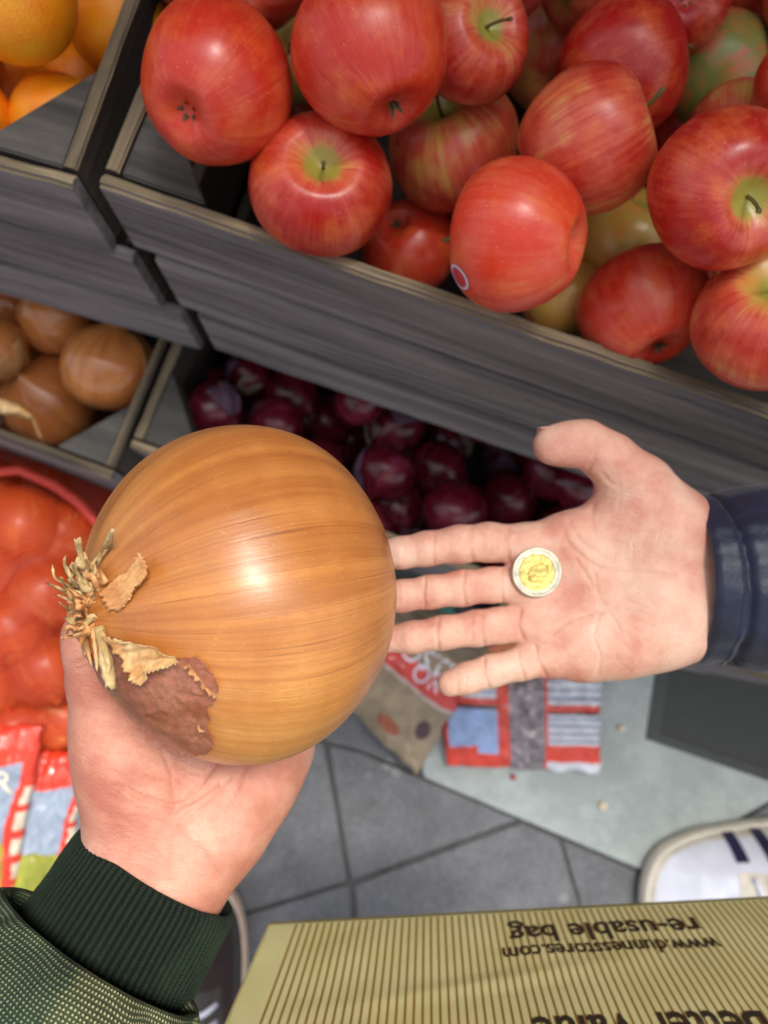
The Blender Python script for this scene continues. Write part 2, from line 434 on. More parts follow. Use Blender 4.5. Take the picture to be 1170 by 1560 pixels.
# ================================================================== SETTING
def sheet(name, z, size, mat, kind='structure', cx=0, cy=0):
    o = mesh_obj(name, [(cx-size,cy-size,z),(cx+size,cy-size,z),(cx+size,cy+size,z),(cx-size,cy+size,z)], [(0,1,2,3)], mat, smooth=False)
    return tag(o, kind=kind)
def stone(name, c1, c2, rough, spec_scale=260, brick=False):
    m = NM(name, rough); v = m.coord(); n = m.noise(v, 7, 6, .65); g = m.noise(v, spec_scale, 4, .8); s_ = m.vor(v, 150)
    col = m.ramp(n, [(.3, sc(c1)), (.7, sc(c2))])
    w_ = m.noise(v, 4.5, 8, .8); col = m.mix(m.ramp(w_, [(.46, 0.0), (.66, .55)]), col, sc(tuple(min(255,int(x*1.3)) for x in c2)))
    col = m.mix(m.ramp(g, [(.52, 0.0), (.7, .5)]), col, sc(tuple(int(x*1.35+12) for x in c2)))
    col = m.mix(m.ramp(g, [(.3, .5), (.45, 0.0)]), col, sc(tuple(int(x*.6) for x in c1)))
    spots = m.math('MULTIPLY', m.ramp(m.vor(v, 24), [(.10, .55), (.2, 0.0)]), m.ramp(m.noise(v, 13, 2), [(.5, 0.0), (.6, 1.0)]))
    col = m.mix(spots, col, sc((150,148,146)))
    if brick:
        b = m.n('ShaderNodeTexBrick'); b.inputs['Scale'].default_value = 1.6; b.inputs['Mortar Size'].default_value = .008
        b.inputs['Color1'].default_value = (1,1,1,1); b.inputs['Color2'].default_value = (.75,.75,.75,1); b.inputs['Mortar'].default_value = (.15,.15,.15,1); m.l(v, b.inputs['Vector'])
        col = m.mix(1.0, col, b.outputs['Color'], 'MULTIPLY')
    return m.fin(col, m.bump(m.math('ADD', n, g), .5, .002), m.ramp(n, [(.3, rough-.1), (.7, rough+.12)]))
M_pave = stone('dark_granite', (66,67,69), (98,99,102), .42)
M_pave_far = stone('granite_paving', (58,60,64), (88,90,95), .55, brick=True)
M_joint = plain('sandy_joint', (78,78,77), .95, 60, .3, .4)
M_slab = stone('pale_slab', (138,146,144), (154,162,158), .48, 500)
M_mat = plain('rubber_mat', (56,58,56), .8, 220, .3, .8)
M_matedge = plain('rubber_mat_edge', (72,74,72), .55, 60, .15, .2)

sheet('street', -.012, 60, M_pave_far)
def poly_px(pts, z): return [G(x, y, z) for x, y in pts]
def prism(bm, pts, z0, z1, shrink=0.0, mi=0):
    c = sum((Vector(p) for p in pts), Vector())/len(pts)
    q = [Vector(p) + (c-Vector(p)).normalized()*shrink for p in pts]
    # counter-clockwise seen from above
    A = sum(q[i].x*q[(i+1)%len(q)].y - q[(i+1)%len(q)].x*q[i].y for i in range(len(q)))
    if A < 0: q.reverse()
    b = [bm.verts.new((p.x, p.y, z0)) for p in q]; t = [bm.verts.new((p.x, p.y, z1)) for p in q]
    fs = [bm.faces.new(t), bm.faces.new(list(reversed(b)))] + [bm.faces.new((b[i], b[(i+1)%len(q)], t[(i+1)%len(q)], t[i])) for i in range(len(q))]
    for f in fs: f.material_index = mi
    return fs
sheet('joint_bed', -.006, 1.6, M_joint, cx=0, cy=-.1)
bm = bmesh.new()
pv = [[(500,1135),(545,1146),(641,1187),(789,1249),(535,1341)],
      [(540,1347),(795,1254),(852,1278),(882,1378),(880,1700),(560,1700)],
      [(857,1280),(985,1334),(1003,1420),(1010,1700),(887,1700),(887,1376)],
      [(988,1334),(1180,1222),(1600,980),(1700,1500),(1500,1750),(1015,1700)],
      [(60,1500),(350,1403),(533,1347),(553,1700),(120,1800),(-150,1700)],
      [(200,900),(494,1135),(530,1342),(350,1397),(50,1490),(-200,1200)],
      [(200,800),(530,900),(640,1180),(545,1141),(497,1130)]]
for k, q in enumerate(pv): prism(bm, poly_px(q, -.001), -.005, -.001 - .0008*(k%3), .0004)
bmesh.ops.bevel(bm, geom=[e for e in bm.edges], offset=.0015, segments=1, affect='EDGES')
tag(bm_obj('pavement', bm, M_pave), kind='structure')
bm = bmesh.new(); prism(bm, poly_px([(646,1184),(985,1328),(1180,1214),(1600,960),(1500,700),(560,700)], 0), -.005, .002, .0)
bmesh.ops.bevel(bm, geom=[e for e in bm.edges], offset=.002, segments=2, affect='EDGES')
tag(bm_obj('ground_slab', bm, M_slab), kind='structure')
# entrance mat
mat_o = empty('door_mat', G(1080,1090,.002))
tag(mat_o, 'dark rubber mat with a raised rim on the pale slab below the navy sleeve', 'mat')
outer = [(1003,1010),(986,1127),(1170,1190),(1420,1275),(1500,960)]; inner = [(1020,1012),(1004,1119),(1172,1174),(1400,1250),(1478,978)]
bm = bmesh.new(); po = poly_px(outer, .010); pi_ = poly_px(inner, .010)
n_ = len(po)
for ring in range(n_):
    a, b = ring, (ring+1) % n_
    zt, zb = .012, .003
    v = [bm.verts.new((p.x,p.y,z)) for p, z in ((po[a],zb),(po[b],zb),(pi_[b],zt),(pi_[a],zt))]; bm.faces.new(v)
    v = [bm.verts.new((p.x,p.y,z)) for p, z in ((pi_[a],zt),(pi_[b],zt),(pi_[b],zb),(pi_[a],zb))]; bm.faces.new(v)
o = bm_obj('mat_rim', bm, M_matedge, mat_o); o.matrix_parent_inverse = mat_o.matrix_basis.inverted(); mat_o_inv = Matrix.Translation(mat_o.location).inverted(); o.matrix_parent_inverse = mat_o_inv
bm = bmesh.new(); prism(bm, poly_px(inner, .008), .003, .0085, -.001); o = bm_obj('mat_surface', bm, M_mat, mat_o); o.matrix_parent_inverse = mat_o_inv

# unseen dark wall added behind the stall to block light
M_blocking = plain('light_blocking_dark', (58,56,54), .7, 6, .2, .3)
bm = bmesh.new(); bmesh.ops.create_cube(bm, size=1); bmesh.ops.scale(bm, vec=(5, .2, 3), verts=bm.verts); bmesh.ops.translate(bm, vec=(0, .95, 1.5), verts=bm.verts)
tag(bm_obj('light_blocking_wall', bm, M_blocking), kind='structure')

# ================================================================== STAND AND CRATES
def board(name, parent, c, L, W, T, axis, mat, face_up=None, rot=None, seed=0, jag=.0008, bev=.0012):
    """a plank: L along its grain, W wide, T thick; axis = matrix whose columns are the grain, width and thickness directions"""
    bm = bmesh.new(); nx = max(2, int(L/.012)); r = random.Random(seed*77+int(L*1000))
    bmesh.ops.create_cube(bm, size=1); bmesh.ops.scale(bm, vec=(L, W, T), verts=bm.verts)
    for k in range(1, nx):
        bmesh.ops.bisect_plane(bm, geom=bm.verts[:]+bm.edges[:]+bm.faces[:], plane_co=(-L/2+L*k/nx, 0, 0), plane_no=(1,0,0))
    long = [e for e in bm.edges if abs(e.verts[0].co.y-e.verts[1].co.y) < 1e-6 and abs(e.verts[0].co.z-e.verts[1].co.z) < 1e-6]
    bmesh.ops.bevel(bm, geom=long, offset=bev, segments=2, affect='EDGES')
    for v in bm.verts:
        q = v.co*Vector((1,1,1)) + Vector((seed*3.1, seed, 0))
        v.co += Vector((0, mnoise(Vector((q.x*55, q.y*20, q.z*60+5))), mnoise(Vector((q.x*45+9, q.y*18, q.z*60)))))*jag
        v.co.z += mnoise(Vector((q.x*4, seed*2.3, 1)))*jag*2
    bm.normal_update()
    A = Matrix(axis).transposed() if not isinstance(axis, Matrix) else axis
    for f in bm.faces:
        wn = A @ f.normal
        if face_up is not None and wn.z > .45: f.material_index = 1
    o = bm_obj(name, bm, [mat, face_up or mat], parent, True)
    o.data.shade_smooth()
    for p in o.data.polygons: p.use_smooth = False
    o.matrix_basis = Matrix.Translation(Vector(c)) @ A.to_4x4()
    if rot: o.matrix_basis = Matrix.Translation(Vector(c)) @ Matrix.Rotation(rot, 4, 'Z') @ A.to_4x4()
    return o
AX_X = Matrix(((1,0,0),(0,0,1),(0,1,0)))      # grain along X, width along Z, thickness along Y
AX_X = Matrix(((1,0,0),(0,0,-1),(0,1,0)))
AX_Y = Matrix(((0,0,1),(1,0,0),(0,1,0)))      # grain along Y, width along Z, thickness along X
AX_F = Matrix(((1,0,0),(0,1,0),(0,0,1)))      # lying flat
def post(name, parent, x, y, sx, sy, leg, z0, z1, mat):
    bm = bmesh.new()
    p = [(x, y), (x+sx*leg, y), (x, y+sy*leg*1.25)]
    A = (p[1][0]-p[0][0])*(p[2][1]-p[0][1])-(p[2][0]-p[0][0])*(p[1][1]-p[0][1])
    if A < 0: p = [p[0], p[2], p[1]]
    b = [bm.verts.new((q[0], q[1], z0)) for q in p]; t = [bm.verts.new((q[0], q[1], z1)) for q in p]
    bm.faces.new(t); bm.faces.new(b[::-1])
    for i in range(3): bm.faces.new((b[i], b[(i+1)%3], t[(i+1)%3], t[i]))
    bmesh.ops.bevel(bm, geom=bm.edges[:], offset=.0012, segments=2, affect='EDGES')
    return bm_obj(name, bm, mat, parent)
def crate(corner, rz, L, D, planks, side, T=.0085, leg=.052, insets=None, faces=(None,None), drop=.004):
    """open box; corner = front top corner on the side where x = 0; side = +1 runs to +x, -1 to -x. planks = heights from the rim down"""
    M_f = faces[0] or M_wood
    root = empty('wooden_crate', corner, rz)
    z = 0; Ht = sum(planks)
    for k, hgt in enumerate(planks):
        i0 = insets[k] if insets else 0
        L2 = L - i0
        zc = z - hgt/2
        yb = [0, -.0006, -.0010][k % 3]
        board('front_board', root, (side*(i0+L2/2), T/2+yb, zc), L2, hgt-.0042, T, AX_X, M_f, M_rim if k == 0 else None, rot=(0,.002,-.0015)[k%3], seed=k+int(abs(corner[0])*90), bev=.0022)
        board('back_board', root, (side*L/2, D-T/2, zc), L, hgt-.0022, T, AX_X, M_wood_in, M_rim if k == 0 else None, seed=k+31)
        xi = (i0 if k == 0 else i0) 
        for xx in (xi, L):
            xc = side*(xx + T/2 if xx != L else xx - T/2)
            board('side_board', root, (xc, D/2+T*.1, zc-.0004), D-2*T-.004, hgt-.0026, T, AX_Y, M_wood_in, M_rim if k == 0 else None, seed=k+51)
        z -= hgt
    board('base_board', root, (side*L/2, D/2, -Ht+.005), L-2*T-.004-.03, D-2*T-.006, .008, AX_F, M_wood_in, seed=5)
    for xx, sx in ((T+.0005, 1), (L-T-.0005, -1)):
        for yy, sy in ((T+.003, 1), (D-T-.003, -1)):
            x0 = (insets[0] if insets and xx < .1 else 0)
            post('corner_post', root, side*(xx+x0), yy, side*sx, sy, leg, -Ht+.01 if not insets else -.020, -drop, M_post)
    return root
ZU, ZL = H-.42, H-.72
cU = G(147,279,ZU)
apple_crate = crate(cU, 0, .62, .30, (.083,.089,.090), 1, insets=(0,.0125,.0245))
tag(apple_crate, 'grey stained wooden crate heaped with red apples', 'crate', 'grey stained wooden crates of the stall')
cO = G(106,283,ZU)
orange_crate = crate(cO, R(3.2), .50, .30, (.083,.089,.090), -1, insets=(0,-.012,-.026))
tag(orange_crate, 'grey stained wooden crate holding oranges in the top left corner', 'crate', 'grey stained wooden crates of the stall')
cR = G(196,681,ZL)
red_crate = crate(cR, R(-1.0), .66, .36, (.08,.08,.08), 1, leg=.058)
tag(red_crate, 'lower wooden crate full of dark red onions, behind the open hand', 'crate', 'grey stained wooden crates of the stall')
cY = G(166,729,ZL)
yellow_crate = crate(cY, R(-1.0), .60, .36, (.08,.08,.08), -1, leg=.05)
tag(yellow_crate, 'lower wooden crate of small yellow onions at the left edge', 'crate', 'grey stained wooden crates of the stall')

# stand that carries the crates
stand = empty('display_stand', (0, .25, 0)); tag(stand, 'dark wooden display stand under the crates of the stall', 'display stand')
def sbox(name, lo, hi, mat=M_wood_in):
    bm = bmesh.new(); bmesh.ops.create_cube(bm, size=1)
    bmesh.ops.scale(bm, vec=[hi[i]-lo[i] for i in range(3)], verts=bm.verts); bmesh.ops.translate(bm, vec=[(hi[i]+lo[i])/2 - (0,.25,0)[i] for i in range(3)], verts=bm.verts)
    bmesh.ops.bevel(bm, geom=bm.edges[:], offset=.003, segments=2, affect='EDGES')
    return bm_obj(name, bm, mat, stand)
zb_up, zb_lo = ZU-.262, ZL-.24
sbox('upper_shelf', (-.75, .21, zb_up-.024), (.50, .52, zb_up-.003))
sbox('lower_shelf', (-.88, .10, zb_lo-.03), (.52, .50, zb_lo-.0135))
for x in (-.80, -.15, .44): 
    sbox('leg', (x-.02, .46, 0.0), (x+.02, .50, zb_up-.026)); sbox('leg', (x-.02, .13, 0.003), (x+.02, .17, zb_lo-.032))

# ================================================================== FRUIT
def apple_mesh(seed):
    r = random.Random(seed); n, m_ = 56, 40; rs, zs = [], []
    tall = r.uniform(.86, .98); br = r.uniform(.02, .08); ca = r.uniform(.34, .42)
    for i in range(m_):
        t = math.pi*(i+.35)/(m_-.3)          # 0 = stalk end
        s = math.sin(t)*(1+br*math.cos(t)) ; z = tall*math.cos(t)
        z -= .42*math.exp(-(t/ca)**2) ; z += .26*math.exp(-((math.pi-t)/.30)**2)
        rs.append(s); zs.append(z)
    ph0 = r.uniform(0, 6)
    def lobes(ph, u): return .028*math.cos(5*ph+ph0)*u**2 + .022*math.cos(2*ph+ph0*2) + .015*math.cos(3*ph+1+ph0)
    hgt = [1-i/(m_-1) for i in range(m_)]
    o = revolve('apple', rs, zs, n, M_apple, lobes, height=hgt); me = o.data; bpy.data.objects.remove(o)
    # a little lean
    k = r.uniform(-.06, .06)
    for v in me.vertices: v.co.x += k*v.co.z
    return me
APPLES = [apple_mesh(s) for s in range(5)]
def stem_mesh(seed):
    r = random.Random(seed); bx, by = r.uniform(-.16,.16), r.uniform(-.16,.16)
    pts = [(bx*t*t, by*t*t, .42+.60*t) for t in (0,.25,.5,.75,1.0)] ; 
    o = tube('stem', pts+[(bx*1.1, by*1.1, 1.06)], [.034,.027,.025,.028,.038,.026], M_stem, n=8); me = o.data; bpy.data.objects.remove(o); return me
STEMS = [stem_mesh(s) for s in range(3)]
def calyx_mesh():
    bm = bmesh.new()
    for k in range(5):
        a = 2*math.pi*k/5; ca, sa = math.cos(a), math.sin(a)
        def q(r_, t, z): return bm.verts.new((r_*ca - t*sa, r_*sa + t*ca, z))
        v = [q(.02,-.035,-.66), q(.02,.035,-.66), q(.09,.03,-.74), q(.13,0,-.80), q(.09,-.03,-.74)]
        bm.faces.new(v)
    me = bpy.data.meshes.new('calyx'); bmesh.ops.solidify(bm, geom=bm.faces[:], thickness=.008); bm.to_mesh(me); bm.free(); me.materials.append(M_calyx); return me
CALYX = calyx_mesh()
def orient(zdir_cam, spin=0):
    zw = d2w(zdir_cam).normalized(); q = zw.to_track_quat('Z', 'Y').to_matrix().to_4x4()
    return q @ Matrix.Rotation(spin, 4, 'Z')
def put(name, me, px, py, d, rpx, zdir, spin=0, stretch=1.0):
    o = bpy.data.objects.new(name, me); C.objects.link(o); r = rpx*d/F
    o.matrix_basis = Matrix.Translation(P(px, py, d)) @ orient(zdir, spin) @ Matrix.Diagonal((r, r, r*stretch, 1)); return o
def child(o, name, me):
    c = bpy.data.objects.new(name, me); C.objects.link(c); c.parent = o; return c
def spread(items, fac=.94, it=40):
    """push overlapping fruit apart along the sight line (keeps nearer ones nearer)"""
    its = [dict(px=i[0], py=i[1], r=i[2], d=i[3]) for i in items]
    for _ in range(it):
        for a in range(len(its)):
            for b in range(a+1, len(its)):
                A, B = its[a], its[b]
                pa, pb = Vector(cp(A['px'],A['py'],A['d'])), Vector(cp(B['px'],B['py'],B['d']))
                need = fac*(A['r']*A['d']+B['r']*B['d'])/F
                if (pa-pb).length < need:
                    far = B if B['d'] >= A['d'] else A; far['d'] += .0025
    return [i['d'] for i in its]
# px, py, radius px, distance, stalk direction (right, down, away), blush, warm, mesh, stretch, stem?, label
AP = [
 (329,130,115,.400,(.33,-.74,.58),1.06,.75,0,1.05,0,'bright red apple showing its dry blossom end in the front left corner of the crate'),
 (566,82,118,.385,(-.35,-.9,.15),1.02,.62,1,1.12,0,'tall pinkish red apple near the top, second from the left'),
 (490,287,106,.405,(.12,-.10,-1),.98,.30,2,1.0,1,'glossy red apple with its stalk pointing up at the viewer, close to the crate front'),
 (718,62,90,.42,(.40,.10,-.88),.86,.25,3,1.0,1,'red apple with a yellow green stalk hollow, top middle of the apple heap'),
 (689,222,102,.420,(-.36,-.48,-.75),.70,.40,4,1.0,1,'yellow and red striped apple tucked below the tall pinkish red one'),
 (894,216,108,.395,(.88,-.30,-.34),.82,.30,0,1.06,1,'pale pink striped apple with a long stalk pointing right'),
 (944,108,98,.42,(.86,-.28,-.05),1.12,.20,2,1.05,1,'deep red apple behind the pale pink striped one'),
 (789,362,114,.390,(-.86,-.26,.42),.92,.98,1,1.06,1,'large orange red apple by the crate front with a small fruit sticker on it'),
 (622,378,75,.47,(.3,.3,.8),.98,.95,1,1.0,0,'orange red apple half hidden behind the crate rim, left of the apple with the sticker'),
 (845,82,84,.47,(.1,-.9,.4),.60,.6,4,1.0,0,'yellowish red apple showing between the top middle apple and the deep red one'),
 (1095,108,84,.47,(-.7,.1,.5),.42,.1,0,1.0,0,'dull green apple with a faint red flush at the top right'),
 (1128,214,84,.455,(.3,-.6,.5),.72,.3,1,1.0,0,'red and cream apple wedged under the dull green one'),
 (1104,288,117,.375,(.14,.50,-.82),1.04,.25,2,1.0,1,'big dull red apple at the right with its stalk hollow facing down'),
 (1176,484,117,.375,(-.30,-.44,-.82),.76,.3,4,1.0,1,'red apple with a yellow green top in the lower right corner of the apple crate'),
 (980,470,98,.42,(-.2,-.85,.35),.90,.7,3,1.0,0,'red and yellow flamed apple by the crate front, right of the apple with the sticker'),
 (955,368,86,.485,(.2,-.5,-.5),.22,.4,0,1.0,0,'mostly yellow apple deep between four red ones'),
 (856,452,62,.48,(.4,.4,.8),.42,1.0,1,1.0,0,'peach coloured apple just peeping out under the apple with the sticker'),
 (388,-44,86,.42,(.1,-.8,.5),.95,.6,2,1.0,0,'pinkish apple cut by the top edge above the corner apple'),
 (452,74,76,.47,(0,-.5,.8),.30,.1,3,1.0,0,'greenish yellow apple in the gap right of the corner apple'),
 (1240,122,84,.40,(.6,-.2,.5),.95,.6,4,1.0,0,'red apple cut by the right edge above the big dull red one'),
 (1040,8,68,.47,(.2,-.4,.8),1.1,.1,0,1.0,0,'dark red apple in shade at the top edge, above the dull green one'),
 (452,190,70,.50,(.2,-.4,.8),1.05,.2,1,1.0,0,'shaded red apple deep in the gap between the corner apple and the tall one'),
]
extra = [(610,-70,95,.43),(760,-60,90,.44),(900,-40,90,.45),(1150,-60,80,.47),(300,-70,80,.46),(500,-90,90,.44),(1290,300,100,.42),(1310,520,100,.41),(1250,-20,80,.47),(1030,600,60,.50)]
fill = []
for i in range(9):
    for j in range(4):
        fill.append((330+i*105+(j%2)*50+random.uniform(-12,12)-j*20, 60+i*33+j*88-110+random.uniform(-10,10), 66, .545))
def inside_crate(px, py, d, marg):
    p = P(px, py, d) - cU; return marg < p.x < .62-marg and marg < p.y < .30-marg
fill = [f for f in fill if inside_crate(f[0], f[1], f[3], .036)]
allap = [a[:4] for a in AP] + extra[:-1] + fill
ds = spread(allap, .93)
for k, a in enumerate(allap):
    if k < len(AP):
        px,py,r,d,zd,bl,wm,mi,stc,stem,lab = AP[k]
    else:
        if ds[k] > .63: continue
        px,py,r,d = a; zd = (random.uniform(-1,1), random.uniform(-1,1), random.uniform(-.2,1)); bl = random.uniform(.8,1.1); wm = random.uniform(0,.6); mi = k%5; stc = 1; stem = 0
        lab = 'red apple in the lower layer of the heap, mostly hidden by those on top' if k >= len(AP)+len(extra)-1 else 'red apple at the outer edge of the heap beyond the picture'
    o = put('apple', APPLES[mi], px, py, ds[k], r, zd, k*1.3, stc)
    o['blush'] = float(bl); o['warm'] = float(wm); o['green'] = {10: 1.0, 18: .7, 15: .15}.get(k, 0.0)
    tag(o, lab, 'apple', 'red apples heaped in the crate' if k < len(AP) else ('apples hidden low in the heap' if k >= len(AP)+len(extra)-1 else 'apples beyond the edge of the picture'))
    if stem: child(o, 'stem', STEMS[k%3])
    elif k < len(AP): child(o, 'calyx', CALYX)
    if k == 7:
        sticker_host = o; host_k = ds[k]

# fruit sticker low on the orange red apple: a little oval that follows the skin
def sticker():
    M_st = plain('sticker_white', (206,204,226), .35, 80, .05, .05); M_st2 = plain('sticker_red', (196,60,70), .35, 80, .05, .05)
    hm = sticker_host.matrix_basis; c = hm.translation; rr = 116*host_k/F
    dirc = Vector((-.80, .575, -.16)).normalized(); n = d2w(dirc).normalized(); t1 = n.orthogonal().normalized(); t2 = n.cross(t1)
    V, Fc = [], []; nr, na = 6, 24
    for i in range(nr):
        for j in range(na):
            a = 2*math.pi*j/na; q = (n + (t1*math.cos(a)*.0078/rr + t2*math.sin(a)*.0070/rr)*(i+.01)/(nr-1)).normalized()
            V.append(c + q*rr*1.004)
    Fc = grid_faces(nr, na, True); o = mesh_obj('sticker', V, Fc, [M_st, M_st2])
    for p in o.data.polygons:
        if p.index//na <= 3: p.material_index = 1
    # shrink onto the apple
    from mathutils.bvhtree import BVHTree
    vs = [hm @ v.co for v in sticker_host.data.vertices]; bv = BVHTree.FromPolygons(vs, [tuple(p.vertices) for p in sticker_host.data.polygons])
    for v in o.data.vertices:
        h, nn, ix, dd = bv.find_nearest(v.co)
        if h: v.co = h + nn*.0005
    o.data.transform(hm.inverted()); o.parent = sticker_host; o['label'] = 'small white and red oval fruit sticker'
sticker()

def orange_me():
    rs, zs = [], []; m_ = 30
    for i in range(m_):
        t = math.pi*(i+.2)/(m_-.6); rs.append(math.sin(t)); zs.append(.96*math.cos(t) - .09*math.exp(-(t/.16)**2))
    o = revolve('orange', rs, zs, 44, M_orange); me = o.data; bpy.data.objects.remove(o); return me
def navel_me():
    o = tube('navel', [(0,0,.80),(0,0,.875),(0,0,.885)], [.07,.06,.02], M_stem, n=10); me = o.data; bpy.data.objects.remove(o); return me
ORM, NAV = orange_me(), navel_me()
OR = [(22,-4,92,.435,(.3,-.3,.9),'large orange at the top left corner of the picture'),
      (180,28,82,.500,(.6,-.2,.6),'orange pressed against the crate side at the top'),
      (92,192,74,.488,(.2,-.8,.5),'orange sitting behind the triangular corner post of its crate'),
      (16,146,72,.53,(-.12,.02,-1),'shaded orange lower in its crate with the green navel showing'),
      (132,132,60,.54,(.2,-.6,.5),'small orange deep between the larger ones'),
      (-48,178,66,.47,(-.5,.2,.5),'orange cut by the left edge above the crate front')]
OF = [(-90,70,80,.47),(100,-130,80,.52),(250,-110,80,.50),(-60,-100,80,.49),(60,90,75,.55),(-40,140,65,.56),(150,0,75,.56),(40,170,55,.56)]
dso = spread([o[:4] for o in OR]+OF, .88)
for k in range(len(OR)+len(OF)):
    a = OR[k] if k < len(OR) else OF[k-len(OR)]+((.3,.4,.8),'orange low in the crate, hidden under the others')
    o = put('orange', ORM, a[0], a[1], dso[k], a[2], a[4], k); tag(o, a[5], 'orange', 'oranges in the crate' if k < len(OR) else 'oranges hidden low in the crate')
    if k == 3: child(o, 'navel', NAV)

def onion_me(seed, mat, neck=.16, tall=.92, sharp=.22):
    r = random.Random(seed); m_, n = 34, 44; rs, zs = [], []
    for i in range(m_):
        t = math.pi*(i+.25)/(m_-.6)
        s = math.sin(t); z = tall*math.cos(t)
        z += neck*math.exp(-(t/sharp)**2) + neck*.6*math.exp(-(t/.45)**2); s *= 1 - .25*math.exp(-((t-.12)/.25)**2)
        z += .05*math.exp(-((math.pi-t)/.12)**2)
        rs.append(s); zs.append(z)
    p0 = r.uniform(0, 6)
    o = revolve('onion', rs, zs, n, mat, lambda ph, u: .02*math.cos(3*ph+p0)+.012*math.cos(7*ph+p0)); me = o.data; bpy.data.objects.remove(o); return me
def tuft_me(seed, mat, k=7, ln=.38):
    r = random.Random(seed); bm = bmesh.new()
    for i in range(k):
        a = r.uniform(0, 6.28); sp = r.uniform(.1, .5); l_ = ln*r.uniform(.5, 1.1); w_ = r.uniform(.025, .06)
        d_ = Vector((math.cos(a)*sp, math.sin(a)*sp, 1)).normalized(); sd_ = d_.orthogonal().normalized()
        b = Vector((0,0,.93)); prev = None
        for s_ in range(4):
            t = s_/3; p = b + d_*l_*t + Vector((math.cos(a),math.sin(a),0))*t*t*.1*r.uniform(-1,1.5)
            ww = w_*(1-.75*t); q = (bm.verts.new(p-sd_*ww), bm.verts.new(p+sd_*ww))
            if prev: bm.faces.new((prev[0], prev[1], q[1], q[0]))
            prev = q
    bmesh.ops.solidify(bm, geom=bm.faces[:], thickness=.012)
    me = bpy.data.meshes.new('dry_neck'); bm.to_mesh(me); bm.free(); me.materials.append(mat); return me
def flake_me(seed, mat, spread_=.55):
    """a loose piece of papery skin lying on the bulb"""
    r = random.Random(seed); n_ = 12; V = []; cx = r.uniform(0, 6.28)
    for i in range(n_):
        for j in range(n_):
            u, v = i/(n_-1)-.5, j/(n_-1)-.5
            a = cx + u*spread_*2; t = 1.1 + v*spread_*2.4
            lift = 1.02 + .12*max(0, abs(u)*2-.55)**1.3 + .03*math.sin(9*u+7*v+seed) + .02*r.random()
            rag = r.uniform(-.04, .04) if i in (0, n_-1) or j in (0, n_-1) else 0
            V.append((math.sin(t+rag)*math.cos(a+rag)*lift, math.sin(t+rag)*math.sin(a+rag)*lift, .93*math.cos(t)*lift))
    o = mesh_obj('skin_flake', V, grid_faces(n_, n_), mat); md = o.modifiers.new('t', 'SOLIDIFY'); md.thickness = .01
    me = bpy.data.meshes.new_from_object(o.evaluated_get(bpy.context.evaluated_depsgraph_get())); bpy.data.objects.remove(o); me.name = 'skin_flake'; return me
M_purpleflake = paper('purple_paper_skin', (96,64,92), (148,118,138), .4)
M_paleflake = paper('pale_paper_skin', (120,104,92), (176,160,140), .6)
M_root = paper('dry_roots', (120,108,90), (170,158,136), .9)
RONM = [onion_me(s, M_ronion, .12, .9) for s in range(3)]; FLG = [flake_me(6, M_gold, .45), flake_me(8, M_flap, .6)]; YONM = [onion_me(s+10, M_yonion, .13, .93) for s in range(3)]
RT = [tuft_me(s, M_root) for s in range(2)]; FL = [flake_me(1, M_purpleflake), flake_me(2, M_paleflake), flake_me(3, M_purpleflake, .7)]
ROOTB = tuft_me(9, M_root, 16, .16)
RO = [(325,622,44,'dark red onion at the left end of its crate, beside the bare wood'),
 (378,566,34,'flaking red onion leftmost in the back row under the upper crate'),
 (445,600,46,'dusky purple onion in the back row left of the middle'),(424,648,44,'red onion just above the top of the giant onion'),
 (548,612,40,'bright magenta onion with a sharp highlight under the upper crate'),(528,668,42,'onion with pale peeling skin right of the giant onion top'),
 (498,640,44,'dark purple onion behind the giant onion shoulder'),(602,652,46,'violet onion with papery skin in the middle of its crate'),(586,720,46,'shaded maroon onion close to the giant onion, right side'),
 (676,664,48,'rosy onion with a scaly skin under the front edge of the apple crate'),(664,718,50,'smooth red onion with a bluish highlight in the middle of the front rows'),
 (606,772,42,'small shiny maroon onion nearest the giant onion'),(692,776,50,'shiny maroon onion right above the index finger'),(778,706,46,'blue black onion left of the thumb tip'),
 (776,762,50,'very dark onion in shade above the fingers'),(838,722,44,'magenta onion under the thumb'),(880,738,40,'dark red onion between the thumb and the palm'),(742,640,40,'dark onion partly hidden by the upper crate'),
 (560,560,40,'onion under the upper crate'),(640,600,40,'onion under the upper crate'),(470,530,40,'onion under the upper crate'),(500,780,44,'onion behind the giant onion'),(420,740,46,'onion behind the giant onion'),(480,710,46,'onion behind the giant onion'),(560,800,40,'onion behind the giant onion'),(330,700,40,'onion behind the giant onion'),
 (860,810,44,'onion behind the open hand'),(940,800,46,'onion behind the open hand'),(1000,860,46,'onion behind the open hand'),(780,850,44,'onion behind the open hand'),(930,880,44,'onion behind the open hand')]
base = [(a[0], a[1], a[2], .80+.012*((i*7)%4)) for i, a in enumerate(RO)]
base += [(330+i*72+(j%2)*36, 590+i*24+j*60, 36, .885) for i in range(9) for j in range(3)]
dsr = spread(base, .92)
